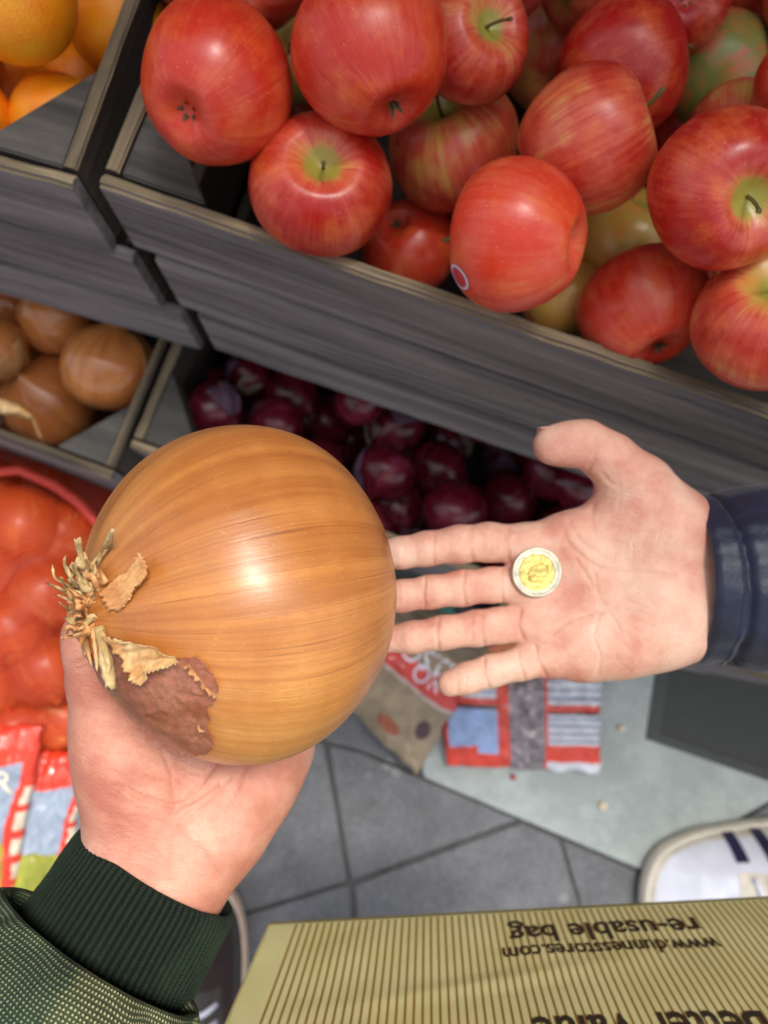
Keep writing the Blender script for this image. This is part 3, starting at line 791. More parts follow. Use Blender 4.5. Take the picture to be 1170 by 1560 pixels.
for k, a in enumerate(base):
    if dsr[k] > .95: continue
    r = random.Random(k); named = k < len(RO)
    zd = (r.uniform(-1,1), r.uniform(-1,1), r.uniform(-.6,.6))
    o = put('red_onion', RONM[k%3], a[0], a[1], dsr[k], a[2], zd, k, 1)
    hid = (not named) or RO[k][3].startswith('onion ')
    tag(o, RO[k][3].replace('onion ', 'red onion ', 1) if named and hid else (RO[k][3] if named else 'red onion in the bottom layer of its crate, under the others'), 'onion',
        ('red onions hidden ' + RO[k][3][6:] if named else 'red onions in the bottom layer') if hid else 'red onions in the lower crate')
    if named:
        child(o, 'dry_neck', RT[k%2]); rb_ = child(o, 'dry_roots', ROOTB); rb_.rotation_euler = (math.pi, 0, 0)
        if k in (1,5,7,9,3,17,2,13,8,0,15,11): child(o, 'skin_flake', FL[(k)%3])
        if k in (5,7,1,9,13): child(o, 'skin_flake', FL[(k+1)%3])
YO = [(88,482,60,.80,(.4,.5,.7),'brownish onion at the back of the yellow onion crate'),
      (166,560,70,.765,(.25,-.7,-.35),'bright shiny yellow onion against the crate side'),
      (76,610,72,.77,(-.16,-.32,-1),'yellow onion with a dark scar on top, near the crate front'),
      (-14,530,54,.77,(.2,.5,.8),'orange brown onion cut by the left edge'),
      (15,462,44,.83,(.1,.5,.8),'shaded onion at the back left of the yellow onion crate'),
      (170,470,44,.83,(.1,.5,.8),'dark onion under the upper crate behind the bright one')]
YX = [(-70,600,60,.79),(-110,520,60,.79),(20,560,55,.86),(120,545,55,.87),(60,530,55,.87),(120,650,50,.86),(0,640,55,.86),(-60,480,50,.84)]
dsy = spread([a[:4] for a in YO]+YX, .93)
for k in range(len(YO)+len(YX)):
    a = YO[k] if k < len(YO) else YX[k-len(YO)]+((.3,.4,.8),'yellow onion hidden under the others in its crate')
    o = put('yellow_onion', YONM[k%3], a[0], a[1], dsy[k], a[2], a[4], k*2); tag(o, a[5], 'onion', 'small yellow onions in the lower crate' if k < len(YO) else 'hidden yellow onions')
    if k < len(YO):
        child(o, 'dry_neck', RT[k%2])
        if k in (0,1,3,4): child(o, 'skin_flake', FLG[k%2])
# loose onion peel at the crate front
def peel():
    V = []; n_ = 14
    pts = [(-30,612),(20,622),(48,632),(62,668)]
    for i in range(n_):
        t = i/(n_-1)*3; a = min(int(t), 2); f = t-a; x = pts[a][0]*(1-f)+pts[a+1][0]*f; y = pts[a][1]*(1-f)+pts[a+1][1]*f
        for j in range(7):
            s_ = (j-3)/3; V.append(P(x + s_*4, y + s_*(15-2*i/3), .725 + .006*s_*s_ + .003*math.sin(i*1.7+j)))
    o = mesh_obj('onion_peel', V, grid_faces(n_, 7), M_gold); md = o.modifiers.new('t', 'SOLIDIFY'); md.thickness = .0006
    tag(o, 'loose yellow curl of dry onion skin lying at the front of the left onion crate', 'onion skin')
peel()

# ================================================================== GIANT ONION
OC = Vector(cp(370, 900, .300)); RB = 255*.300/F*.985            # camera-axes centre, equatorial radius
OAX = Vector((-.845, .10, -.525)).normalized()              # towards the dry neck (camera axes)
RA = RB*.905
def onion_profile(t):
    s = math.sin(t); z = RA/RB*math.cos(t)
    z += .05*math.exp(-(t/.16)**2) + .05*math.exp(-(t/.42)**2); s *= 1 - .20*math.exp(-((t-.10)/.22)**2)
    z += .03*math.exp(-((math.pi-t)/.1)**2)
    return s, z
def big_onion():
    m_, n = 120, 200; V, A = [], []
    for i in range(m_):
        t = math.pi*(i+.15)/(m_-.7); s, z = onion_profile(t)
        for j in range(n):
            ph = 2*math.pi*j/n
            k = 1 + .010*math.cos(2*ph+1)*math.sin(t) + .006*math.cos(5*ph+2) + .0035*math.cos(11*ph+t) + .012*mnoise(Vector((math.cos(ph)*1.3, math.sin(ph)*1.3, t)))
            k += .05*math.exp(-(t/.3)**2)*math.cos(9*ph+3*mnoise(Vector((ph,0,0)))) 
            V.append((s*k*math.cos(ph)*RB, s*k*math.sin(ph)*RB, z*RB)); A.append((math.cos(ph), math.sin(ph), t/math.pi))
    Fc = grid_faces(m_, n, True) + [tuple(range(n)), tuple(reversed(range((m_-1)*n, m_*n)))]
    o = mesh_obj('giant_onion', V, Fc, M_bigonion); set_attr(o.data, 'polar', A)
    bm = bmesh.new(); bm.from_mesh(o.data); bmesh.ops.recalc_face_normals(bm, faces=bm.faces); bm.to_mesh(o.data); bm.free(); o.data.shade_smooth()
    o.matrix_basis = Matrix.Translation(c2w(OC)) @ orient(OAX, .4)
    return tag(o, 'giant golden brown onion with a shaggy dry neck, resting in the cupped hand', 'onion')
onion = big_onion()
from mathutils.bvhtree import BVHTree
ov = [onion.matrix_basis @ v.co for v in onion.data.vertices]
OBV = BVHTree.FromPolygons(ov, [tuple(p.vertices) for p in onion.data.polygons])
cam_o = Vector((0,0,H))
def on_onion(px, py, lift=0.0):
    d_ = (P(px, py, 1.0)-cam_o).normalized(); h, n, ix, ds_ = OBV.ray_cast(cam_o, d_)
    if h is None:
        h, n, ix, ds_ = OBV.find_nearest(P(px, py, .30))
    return h + n*lift, n
def inpoly(x, y, poly):
    c = False; n = len(poly)
    for i in range(n):
        x0,y0 = poly[i]; x1,y1 = poly[(i+1)%n]
        if (y0 > y) != (y1 > y) and x < (x1-x0)*(y-y0)/(y1-y0)+x0: c = not c
    return c
def edge_d(x, y, poly):
    q = list(poly)+[poly[0]]; return float(seg_dist(np.array([float(x)]), np.array([float(y)]), q)[0])
def patch(name, poly, liftf, mat, step=3.0, th=.0003, label=None):
    """a piece of dry skin lying on the onion: outline over the bulb, lift above it by liftf(x, y, distance to the outline)"""
    xs = [p[0] for p in poly]; ys = [p[1] for p in poly]; V, idx, Fc = [], {}, []
    nx, ny = int((max(xs)-min(xs))/step)+2, int((max(ys)-min(ys))/step)+2
    for i in range(nx):
        for j in range(ny):
            x, y = min(xs)+i*step, min(ys)+j*step
            jx, jy = 3*mnoise(Vector((x*.15, y*.15, 2))), 3*mnoise(Vector((x*.15, y*.15, 7)))
            if inpoly(x+jx, y+jy, poly):
                e = edge_d(x, y, poly); h, n = on_onion(x, y, liftf(x, y, e)); idx[(i,j)] = len(V); V.append(h)
    for (i,j) in idx:
        q = [(i,j),(i+1,j),(i+1,j+1),(i,j+1)]
        if all(k in idx for k in q): Fc.append(tuple(idx[k] for k in q))
    o = mesh_obj(name, V, Fc, mat); md = o.modifiers.new('t', 'SOLIDIFY'); md.thickness = th; md.offset = 0
    o.data.transform(onion.matrix_basis.inverted()); o.parent = onion
    if label: o['label'] = label
    return o
def wr(x, y, a, b, c=1.0): return math.sin((x*a+y*b)+2.5*mnoise(Vector((x*.05*c, y*.05*c, 0))))
patch('papery_skin', [(140,985),(165,965),(190,972),(228,988),(270,1000),(300,998),(318,1010),(336,1042),(330,1066),(318,1076),(322,1092),(318,1102),(330,1132),(310,1150),(262,1146),(215,1128),(176,1090),(146,1040),(132,1000)],
      lambda x, y, e: .0004 + .0009*math.exp(-e/3) + .00012*wr(x,y,.02,.20) + .0005*max(0,wr(x,y,.05,.06))**6, M_redskin, 2.0, .00012, 'loose purplish red layer of papery skin with a ragged edge')
patch('loose_flap', [(156,905),(166,893),(200,868),(228,842),(236,858),(243,868),(236,884),(222,892),(204,912),(190,928),(170,932)],
      lambda x, y, e: .0012 + .0045*max(0,(x-185)/55)**1.5 + .0007*wr(x,y,.55,.55,.6), M_flap, 2.0, .0004, 'wrinkled orange tan flap of dry skin lifting off the bulb')
patch('folded_skin', [(165,964),(200,970),(240,975),(268,990),(288,1000),(262,1008),(238,1016),(236,1028),(222,1034),(204,1012),(186,990)],
      lambda x, y, e: .0022 + .003*math.exp(-e/5)*(1 if x > 200 else .3) + .0006*wr(x,y,.1,.3), M_gold, 2.0, .0003, 'shiny golden fold of skin')
patch('curled_edge', [(288,1004),(296,1001),(322,1036),(337,1046),(330,1050),(318,1040)],
      lambda x, y, e: .002+.0035*math.exp(-e/4), M_flap, 1.5, .0003)
patch('curled_edge', [(302,1095),(318,1105),(306,1108)], lambda x, y, e: .0025, M_flap, 1.5, .0003)

# dry neck: a twisted stub with ragged straw-like strips
def strip(pts, w0, w1, mat, bm, r, curl=.3):
    """ribbon through camera-axes points, with split torn end"""
    n_ = 10; P3 = [Vector(p) for p in pts]; prev = None; segs = []
    for i in range(n_):
        t = i/(n_-1)*(len(P3)-1); a = min(int(t), len(P3)-2); f = t-a
        p0 = P3[max(a-1,0)]; p1 = P3[a]; p2 = P3[a+1]; p3 = P3[min(a+2,len(P3)-1)]
        p = .5*((2*p1)+(-p0+p2)*f+(2*p0-5*p1+4*p2-p3)*f*f+(-p0+3*p1-3*p2+p3)*f**3)
        segs.append(p)
    for i, p in enumerate(segs):
        tg = (segs[min(i+1,n_-1)]-segs[max(i-1,0)]).normalized(); tw = curl*i/n_*2 + r.uniform(-.15,.15)
        sd_ = tg.cross(Vector((math.sin(tw)*.6, math.cos(tw)*.2, -1))).normalized(); nn = tg.cross(sd_)
        u = i/(n_-1); ww = (w0*(1-u)+w1*u)*(1+.25*r.uniform(-1,1))
        row = []
        for j in range(5):
            s_ = (j-2)/2; q = p + sd_*s_*ww/2 + nn*ww*.22*(s_*s_-.4) + nn*.00025*r.uniform(-1,1)
            if i == n_-1: q += tg*r.uniform(-.0012,.0012)
            row.append(bm.verts.new(c2w(q)))
        if prev:
            for j in range(4): 
                f_ = bm.faces.new((prev[j], prev[j+1], row[j+1], row[j])); f_.smooth = True
        prev = row
def Q(x, y, d): return cp(x, y, d)
def neck():
    r = random.Random(4)
    groups = {}
    root_p = (150, 932, .262)
    # main stub, a crumpled cone
    bm = bmesh.new()
    base = OC + OAX*RB*.93; tip = Vector(Q(118,925,.252)); n_ = 26; m_ = 14; rows = []
    a1 = OAX.orthogonal().normalized(); a2 = OAX.cross(a1)
    for i in range(m_):
        u = i/(m_-1); c = base.lerp(tip, u); row = []
        for j in range(n_):
            ph = 2*math.pi*j/n_; rad = (.0105*(1-u)**1.3+.0042)*(1+.33*mnoise(Vector((math.cos(ph)*2.2, math.sin(ph)*2.2, u*2.0)))+.16*math.cos(7*ph+u*4))
            row.append(bm.verts.new(c2w(c+(a1*math.cos(ph)+a2*math.sin(ph))*rad + OAX*.002*r.uniform(-1,1)*(u > .9))))
        rows.append(row)
    for i in range(m_-1):
        for j in range(n_): bm.faces.new((rows[i][j], rows[i][(j+1)%n_], rows[i+1][(j+1)%n_], rows[i+1][j])).smooth = True
    bm.faces.new(rows[-1])
    bm2 = bmesh.new(); bm3 = bmesh.new()
    S_ = [ # pixel paths (start near the stub), widths in mm
     ([(140,900),(130,872),(122,845),(118,822)], 2.6, 2.0, 2), ([(135,905),(122,880),(116,860),(126,838)], 2.0, 1.2, 2),
     ([(134,868),(150,850),(162,828),(172,806)], 2.6, 1.6, 2), ([(138,875),(152,852),(166,830),(169,812)], 1.6, 1.0, 2),
     ([(128,905),(112,888),(100,868),(98,850)], 1.8, .8, 2), ([(122,910),(104,893),(84,882),(80,862)], 1.3, .6, 2),
     ([(122,918),(104,905),(88,896),(72,889)], 1.8, .6, 2), ([(120,925),(108,910),(98,892),(94,882)], 1.6, .8, 2),
     ([(126,930),(112,922),(100,912),(86,906)], 1.6, .7, 2), ([(122,938),(112,946),(104,958),(100,972)], 1.8, .9, 3),
     ([(132,945),(122,960),(112,968),(94,972)], 1.8, .5, 3), ([(145,945),(132,962),(118,970),(104,972)], 2.2, .7, 3),
     ([(140,915),(128,895),(118,875),(108,862)], 2.4, 1.2, 2), ([(140,900),(134,880),(128,862),(124,848)], 1.8, .9, 2),
     ([(148,905),(145,888),(140,875),(138,862)], 2.8, 1.6, 3), ([(120,930),(110,934),(100,926),(90,918)], 1.4, .6, 2),
     ([(152,910),(150,895),(158,885),(150,868)], 3.0, 2.4, 3), ([(128,940),(118,936),(112,928),(108,918)], 2.2, 1.2, 3),
     ([(112,900),(106,885),(112,872),(110,858)], 1.4, .8, 2), ([(130,915),(120,902),(104,898),(92,880)], 1.1, .5, 2),
     ([(135,895),(128,882),(134,866),(130,850)], 1.8, 1.0, 2), ([(125,905),(118,895),(108,880),(102,862)], 1.6, .7, 2),
     ([(158,952),(168,980),(180,1008),(190,1032)], 4.2, 3.6, 2), ([(162,958),(172,985),(182,1005),(184,1026)], 2.2, 1.6, 2),
     ([(150,955),(156,972),(164,992),(170,1004)], 2.0, .8, 3)]
    for k, (pp, w0, w1, kind) in enumerate(S_):
        pts = []
        for i, (x, y) in enumerate(pp):
            if k >= len(S_)-3: h, nn = on_onion(x, y, .002+.0012*i); c = W2C(h); pts.append(tuple(c))
            else: pts.append(Q(x, y, .258 - .004*i*r.uniform(.2,1.4) + .003*r.uniform(-1,1)))
        strip(pts, w0/1000, w1/1000, None, bm2 if kind == 2 else bm3, r)
    for k in range(20):                      # broad crumpled leaves round the stub
        x0, y0 = 145+r.uniform(-14,12), 918+r.uniform(-36,34); L_ = r.uniform(22, 52); a = r.uniform(-2.9, -1.3) if y0 < 930 else r.uniform(1.9, 3.3)
        pts = [Q(x0, y0, .262), Q(x0+L_*.35*math.cos(a)+r.uniform(-5,5), y0+L_*.35*math.sin(a), .256), Q(x0+L_*.7*math.cos(a)+r.uniform(-6,6), y0+L_*.7*math.sin(a)+r.uniform(-5,5), .253+r.uniform(-.003,.003)), Q(x0+L_*math.cos(a), y0+L_*math.sin(a), .252+r.uniform(-.004,.004))]
        strip(pts, .0042*r.uniform(.6,1.3), .0016*r.uniform(.4,1.5), None, bm3 if k % 2 else bm2, r, r.uniform(-1,1))
    for k in range(26):                      # short frayed fibres
        a = r.uniform(-2.6, 1.2); x0, y0 = 128+r.uniform(-10,14), 915+r.uniform(-25,30); L_ = r.uniform(12, 34)
        dx, dy = -math.cos(a*.6)*L_*.8, -math.sin(a*.5+.6)*L_
        dd = .255+r.uniform(-.004,.006)
        pts = [Q(x0, y0, dd+.003), Q(x0+dx*.5+r.uniform(-3,3), y0+dy*.5, dd), Q(x0+dx, y0+dy+r.uniform(-4,4), dd-.003*r.random())]
        strip(pts, .0012*r.uniform(.6,1.6), .0004, None, bm2 if k % 3 else bm3, r)
    for nm, b, mt, th in (('neck_stub', bm, M_flap, 0), ('neck_strips', bm2, M_straw, .0003), ('neck_leaves', bm3, M_flap, .0003)):
        o = bm_obj(nm, b, mt, None, True)
        if th: md = o.modifiers.new('t', 'SOLIDIFY'); md.thickness = th
        o.data.transform(onion.matrix_basis.inverted()); o.parent = onion
neck()

# ================================================================== HANDS
def px_chain(pts): return [cp(x, y, d)+(rp*d/F,) for x, y, rp, d in pts]
def friend_hand():
    h = .00085
    lo = (cp(520, 640, .40)[0], cp(520, 622, .40)[1], .376); hi = (cp(1195, 1075, .42)[0], cp(1100, 1072, .40)[1], .436)
    f = Field(lo, hi, h)
    palm = f.chain(px_chain([(805,832,34,.4065),(870,822,38,.409),(940,800,44,.412),(1010,815,52,.412)]), .01)
    for ch in ([(810,892,34,.4085),(900,890,44,.412),(1000,880,55,.414)],
               [(815,948,34,.4085),(900,945,46,.412),(1000,925,58,.414)],
               [(842,996,36,.4075),(890,988,45,.410),(945,972,56,.409),(1000,955,60,.409),(1050,935,56,.412)],
               [(1000,850,62,.414),(1060,840,62,.4145),(1240,835,62,.415)],
               [(1000,930,62,.414),(1060,928,60,.4145),(1240,930,62,.415)],
               [(900,880,40,.411),(1000,890,56,.413),(1240,885,66,.414)]):
        palm = smin(palm, f.chain(px_chain(ch), .01), .014)
    # hollow of the palm, ball of the thumb, heel
    thumb = f.chain(px_chain([(839,679,27,.396),(862,677,29,.396),(893,675,30,.3965),(930,700,36,.400),(972,745,50,.404),(1008,795,60,.407)]), .008)
    th2 = f.chain(px_chain([(960,800,50,.410),(1010,800,58,.410)]), .01)
    palm = smin(palm, th2, .014)
    palm = smin(palm, thumb, .010)
    D = palm
    fingers = [
      [(800,829,31,.406),(745,826,30.5,.4035),(700,829,29.5,.4005),(650,836,27,.399),(612,842,25,.399),(562,846,20,.402)],
      [(800,891,29,.407),(750,891,27.5,.4045),(704,896,28,.4015),(655,902,26,.400),(612,908,25,.400),(545,914,19.5,.403)],
      [(805,950,29,.407),(760,953,28,.4045),(728,957,28,.402),(675,964,26.5,.400),(628,971,25,.400),(560,977,19.5,.403)],
      [(835,1001,29,.406),(795,1011,26,.4035),(748,1022,25.5,.4005),(712,1033,24.5,.398),(686,1041,21.5,.3975)]]
    for c_ in fingers:
        g = f.chain(px_chain([(x, y, r_-1.6, d_) for x, y, r_, d_ in c_]), .0035); D = np.minimum(D, smin(palm, g, .005))
    # onion does not touch these fingers
    V, Qd = f.mesh(D); V = relax(V, Qd, 3); N = vnormals(V, Qd)
    if N[np.argmin(V[:,2])][2] > 0: N = -N
    L = [([(775,800),(772,830),(776,858)],.0011,3), ([(719,800),(716,830),(721,856)],.0010,2.6), ([(663,806),(660,836),(662,862)],.0008,2.4),
         ([(765,868),(762,892),(766,918)],.0011,3), ([(708,870),(705,896),(709,922)],.0010,2.6), ([(648,876),(645,902),(648,928)],.0008,2.4),
         ([(792,930),(789,952),(797,974)],.0011,3), ([(736,932),(733,957),(738,984)],.0010,2.6), ([(668,940),(665,964),(668,990)],.0008,2.4),
         ([(815,985),(820,1008),(832,1030)],.0009,3), ([(789,992),(792,1012),(800,1036)],.0008,2.4), ([(737,1005),(738,1028),(745,1048)],.0010,2.6),
         # palm lines
         ([(858,812),(870,835),(898,857),(925,868),(955,873),(990,873),(1030,880)],.0009,4.2),
         ([(866,790),(872,806),(888,828),(920,850)],.0007,3.4),
         ([(862,826),(884,862),(903,890),(924,925),(945,960)],.0005,3.6),
         ([(905,866),(912,890),(915,925),(905,965)],.0005,2.6),
         ([(842,965),(868,945),(900,935),(940,925)],.0006,3.0),
         ([(905,975),(915,1000),(910,1028)],.0004,2.6),
         ([(905,700),(897,712),(893,728)],.0009,3.4), ([(912,668),(906,690),(903,704)],.0008,3.0),
         ([(918,722),(928,735),(945,742)],.0004,3.0), ([(930,760),(985,722),(1010,716)],.0004,3.0),
         ([(920,745),(905,765),(900,790),(905,815)],.0005,3.4), ([(1045,790),(1040,850),(1045,920),(1050,965)],.0004,3.5)]
    r = random.Random(5)
    for (x0, y0), (x1, y1), hw in (((610,842),(770,829),22),((610,908),(765,891),19),((610,971),(770,952),19),((690,1040),(830,1002),18)):
        for q in range(11):                  # fine cross wrinkles along the fingers
            t = r.random(); x, y = x0+(x1-x0)*t, y0+(y1-y0)*t; a_ = r.uniform(.25,.8)
            L.append(([(x-2, y-hw*a_), (x+r.uniform(-2,2), y), (x-1, y+hw*a_)], .00026, 1.7))
    for q in range(34):                      # fine lines over the palm and the ball of the thumb
        x, y = r.uniform(870, 1045), r.uniform(740, 1010); a_ = r.uniform(-1.9, -.9) if y < 870 else r.uniform(-.5, .9); l_ = r.uniform(14, 46)
        L.append(([(x,y),(x+l_*.5*math.cos(a_)+r.uniform(-3,3),y+l_*.5*math.sin(a_)),(x+l_*math.cos(a_),y+l_*math.sin(a_))], .0002, 1.9))
    V = creases(V, N, L)
    # the hollow in the middle of the palm
    X = V[:,0]*F/V[:,2]+CX; Y = V[:,1]*F/V[:,2]+CY; face = np.clip(-N[:,2]*1.6, 0, 1)
    V = V - N*(face*.0042*np.exp(-(((X-900)/60)**2+((Y-900)/42)**2)))[:,None]
    o = np_mesh('person', V, Qd, M_skinR)
    tag(o, 'open palm-up hand in a navy jacket sleeve holding out a coin', 'person')
    return o
friend = friend_hand()
def surf_at(o, px, py):
    bv = BVHTree.FromPolygons([v.co.copy() for v in o.data.vertices], [tuple(p.vertices) for p in o.data.polygons])
    h, n, ix, d = bv.ray_cast(cam_o, (P(px, py, 1)-cam_o).normalized()); return h, n
def frame_at(h, n, spin=0):
    return Matrix.Translation(h) @ n.to_track_quat('Z', 'Y').to_matrix().to_4x4() @ Matrix.Rotation(spin, 4, 'Z')
# thumb nail, only its rim is seen
def nail(par, c, n, t, wd, ln):
    V = []; c = Vector(c); n = Vector(n).normalized(); t = Vector(t).normalized(); s_ = n.cross(t).normalized()
    for i in range(8):
        for j in range(9):
            u, v = i/7, (j-4)/4; wv = wd*(1-.25*max(0,u-.6)*2)*v
            V.append(c2w(c + t*ln*(u-.5)*(1 - .12*v*v) + s_*wv + n*(-.5*wd*v*v*.8)))
    o = mesh_obj('nail', V, grid_faces(8, 9), M_nail, par); md = o.modifiers.new('t', 'SOLIDIFY'); md.thickness = .0005; return o
nail(friend, Vector(cp(836,653.5,.3985)), (-.05,-.93,.36), (-1,.02,.02), .0062, .0115)

def photographer_hand():
    f = Field((cp(60,640,.33)[0]-.004, cp(100,640,.345)[1]-.004, .288), (cp(520,1100,.40)[0]+.002, cp(100,1560,.345)[1]+.006, .402), .00105)
    C_ = OC
    palm = f.chain(px_chain([(100,1500,64,.330),(190,1372,54,.338),(194,1290,56,.342),(205,1215,64,.342),(197,1150,70,.343),(180,1095,56,.342)]), .012)
    for ch in ([(175,1545,48,.334),(262,1395,46,.340),(290,1335,54,.345),(335,1262,66,.348),(380,1190,66,.353),(405,1130,66,.362),(408,1080,60,.370)],
               [(225,1400,56,.338),(250,1290,62,.348),(290,1200,70,.362),(300,1120,70,.372),(310,1020,70,.382)],
               [(230,1060,60,.372),(330,1000,66,.384),(400,1010,60,.380)]):
        palm = smin(palm, f.chain(px_chain(ch), .012), .020)
    thumb = f.chain(px_chain([(200,1190,64,.342),(170,1110,48,.338),(152,1040,43,.331),(139,985,37,.325),(128,962,30,.322)]), .008)
    D = smin(palm, thumb, .012)
    for k, (sx, ln) in enumerate(((-.50,.55),(-.17,.80),(.17,.78),(.48,.50))):
        pts = []
        for i, yy in enumerate((-.42,-.10,.25,ln)):
            z = math.sqrt(max(.02, 1-(sx*(.85+.1*i))**2-yy*yy)); v = Vector((sx*(.85+.1*i), -yy, z)).normalized()*(RB+.0082-.0004*i)
            pts.append(tuple(C_+v)+(.0096-.0006*i,))
        D = smin(D, f.chain(pts, .004), .005)
    rot = OAX.to_track_quat('Z', 'Y')
    E = f.ell(tuple(C_), (RB*1.006, RB*1.006, RA*1.02), rot)
    D = -smin(-D, E, .003)                   # the hand is pressed to the shape of the onion
    V, Qd = f.mesh(D); V = relax(V, Qd, 3); N = vnormals(V, Qd)
    if N[np.argmin(V[:,2])][2] > 0: N = -N
    L = [([(190,1200),(215,1215),(262,1228),(290,1222),(330,1195)],.0013,4), ([(262,1240),(290,1215),(310,1190),(330,1160)],.0011,3.5),
         ([(275,1250),(312,1222),(350,1185)],.0006,3), ([(205,1170),(240,1185),(275,1190)],.0006,4), ([(170,1175),(200,1195),(225,1200)],.0005,3),
         ([(150,1110),(168,1122),(190,1128)],.0005,3), ([(148,1140),(170,1150),(200,1152)],.0005,3), ([(225,1245),(262,1262),(300,1290),(330,1330)],.0006,4),
         ([(160,1210),(200,1228),(240,1240)],.0005,3), ([(300,1240),(320,1255),(332,1290)],.0004,3), ([(120,1010),(132,1004),(148,1004)],.0006,2.5), ([(118,1020),(132,1014),(148,1014)],.0005,2.5),
         ([(250,1150),(262,1180),(265,1215)],.0005,4), ([(380,1150),(360,1200),(340,1235)],.0006,5)]
    r = random.Random(3)
    for k in range(26):                      # fine wrinkles of the bunched heel of the thumb
        x, y = r.uniform(150, 300), r.uniform(1110, 1260); a = r.uniform(-.1, .6); l_ = r.uniform(14, 40)
        L.append(([(x,y),(x+l_*math.cos(a)*.5,y+l_*math.sin(a)*.5+r.uniform(-3,3)),(x+l_*math.cos(a),y+l_*math.sin(a))], .00034, 2.0))
    V = creases(V, N, L)
    o = np_mesh('person', V, Qd, M_skinL)
    tag(o, 'cupped hand in a dark green knitted cuff holding up the giant onion', 'person'); return o
photog = photographer_hand()

# ================================================================== COIN
def coin():
    h, n = surf_at(friend, 816, 871); nn = (n*.35 + d2w((.03,.02,-1)).normalized()*.65).normalized()
    Rr = .01285; o = empty('coin', h + nn*.0022); o.rotation_mode = 'QUATERNION'; o.rotation_quaternion = nn.to_track_quat('Z', 'Y')
    M_ni = plain('nickel_silver', (196,192,172), .42, 300, .2, .2, Metallic=.8); M_br = plain('nickel_brass', (204,184,108), .42, 420, .3, .4, Metallic=.8)
    def disc(name, prof, mat, nseg=72):
        V = []; 
        for r_, z in prof:
            for j in range(nseg): a = 2*math.pi*j/nseg; V.append((r_*math.cos(a), r_*math.sin(a), z))
        Fc = grid_faces(len(prof), nseg, True); Fc += [tuple(range(nseg)), tuple(range((len(prof)-1)*nseg, len(prof)*nseg))]
        x = mesh_obj(name, V, Fc, mat, o); bm = bmesh.new(); bm.from_mesh(x.data); bmesh.ops.recalc_face_normals(bm, faces=bm.faces); bm.to_mesh(x.data); bm.free()
        for p in x.data.polygons: p.use_smooth = False
        return x
    disc('outer_ring', [(.0001,-.0011),(Rr-.0003,-.0011),(Rr,-.0008),(Rr,.0008),(Rr-.0003,.0011),(Rr-.0014,.0011),(Rr-.0017,.0008),(.0096,.0008)], M_ni)
    disc('centre_disc', [(.0096,.00075),(.0091,.00095),(.0087,.00085),(.0001,.00085)], M_br)
    bm = bmesh.new()
    for k in range(12):                      # ring of stars
        a = 2*math.pi*k/12; c = Vector((.01035*math.cos(a), .01035*math.sin(a), .00088))
        vs = [bm.verts.new(c+Vector((math.cos(b+math.pi/2), math.sin(b+math.pi/2), 0))*(.00062 if q % 2 == 0 else .00026)+Vector((0,0,.00005))) for q in range(10) for b in [2*math.pi*q/10]]
        bm.faces.new(vs)
    bmesh.ops.solidify(bm, geom=bm.faces[:], thickness=.0001); bm_obj('stars', bm, M_ni, o)
    # worn relief: curved frame and fine strings of the emblem
    bm = bmesh.new()
    x = tube('relief', [(.0045,.0040,.0010),(.0050,.0010,.0010),(.0035,-.0030,.0010),(.0005,-.0052,.0010),(-.0022,-.0050,.0010),(-.0040,-.0020,.0010),(-.0030,.0020,.0010),(0,.0046,.0010),(.0030,.0050,.0010),(.0045,.0040,.0010)], .00035, M_br, o, 6)
    M_old = plain('tarnished_brass', (150,132,74), .5, 300, .1, .1, Metallic=.6)
    for k in range(6): tube('relief_line', [(-.0024+k*.0011, -.0040+.0004*k, .00095), (-.0012+k*.0009, .0036, .00095)], .00014, M_old, o, 5)
    tag(o, 'two-metal coin with a silver rim and brass centre lying on the open palm', 'coin')
    o.rotation_quaternion = o.rotation_quaternion @ Quaternion((0,0,1), -.5)
coin()

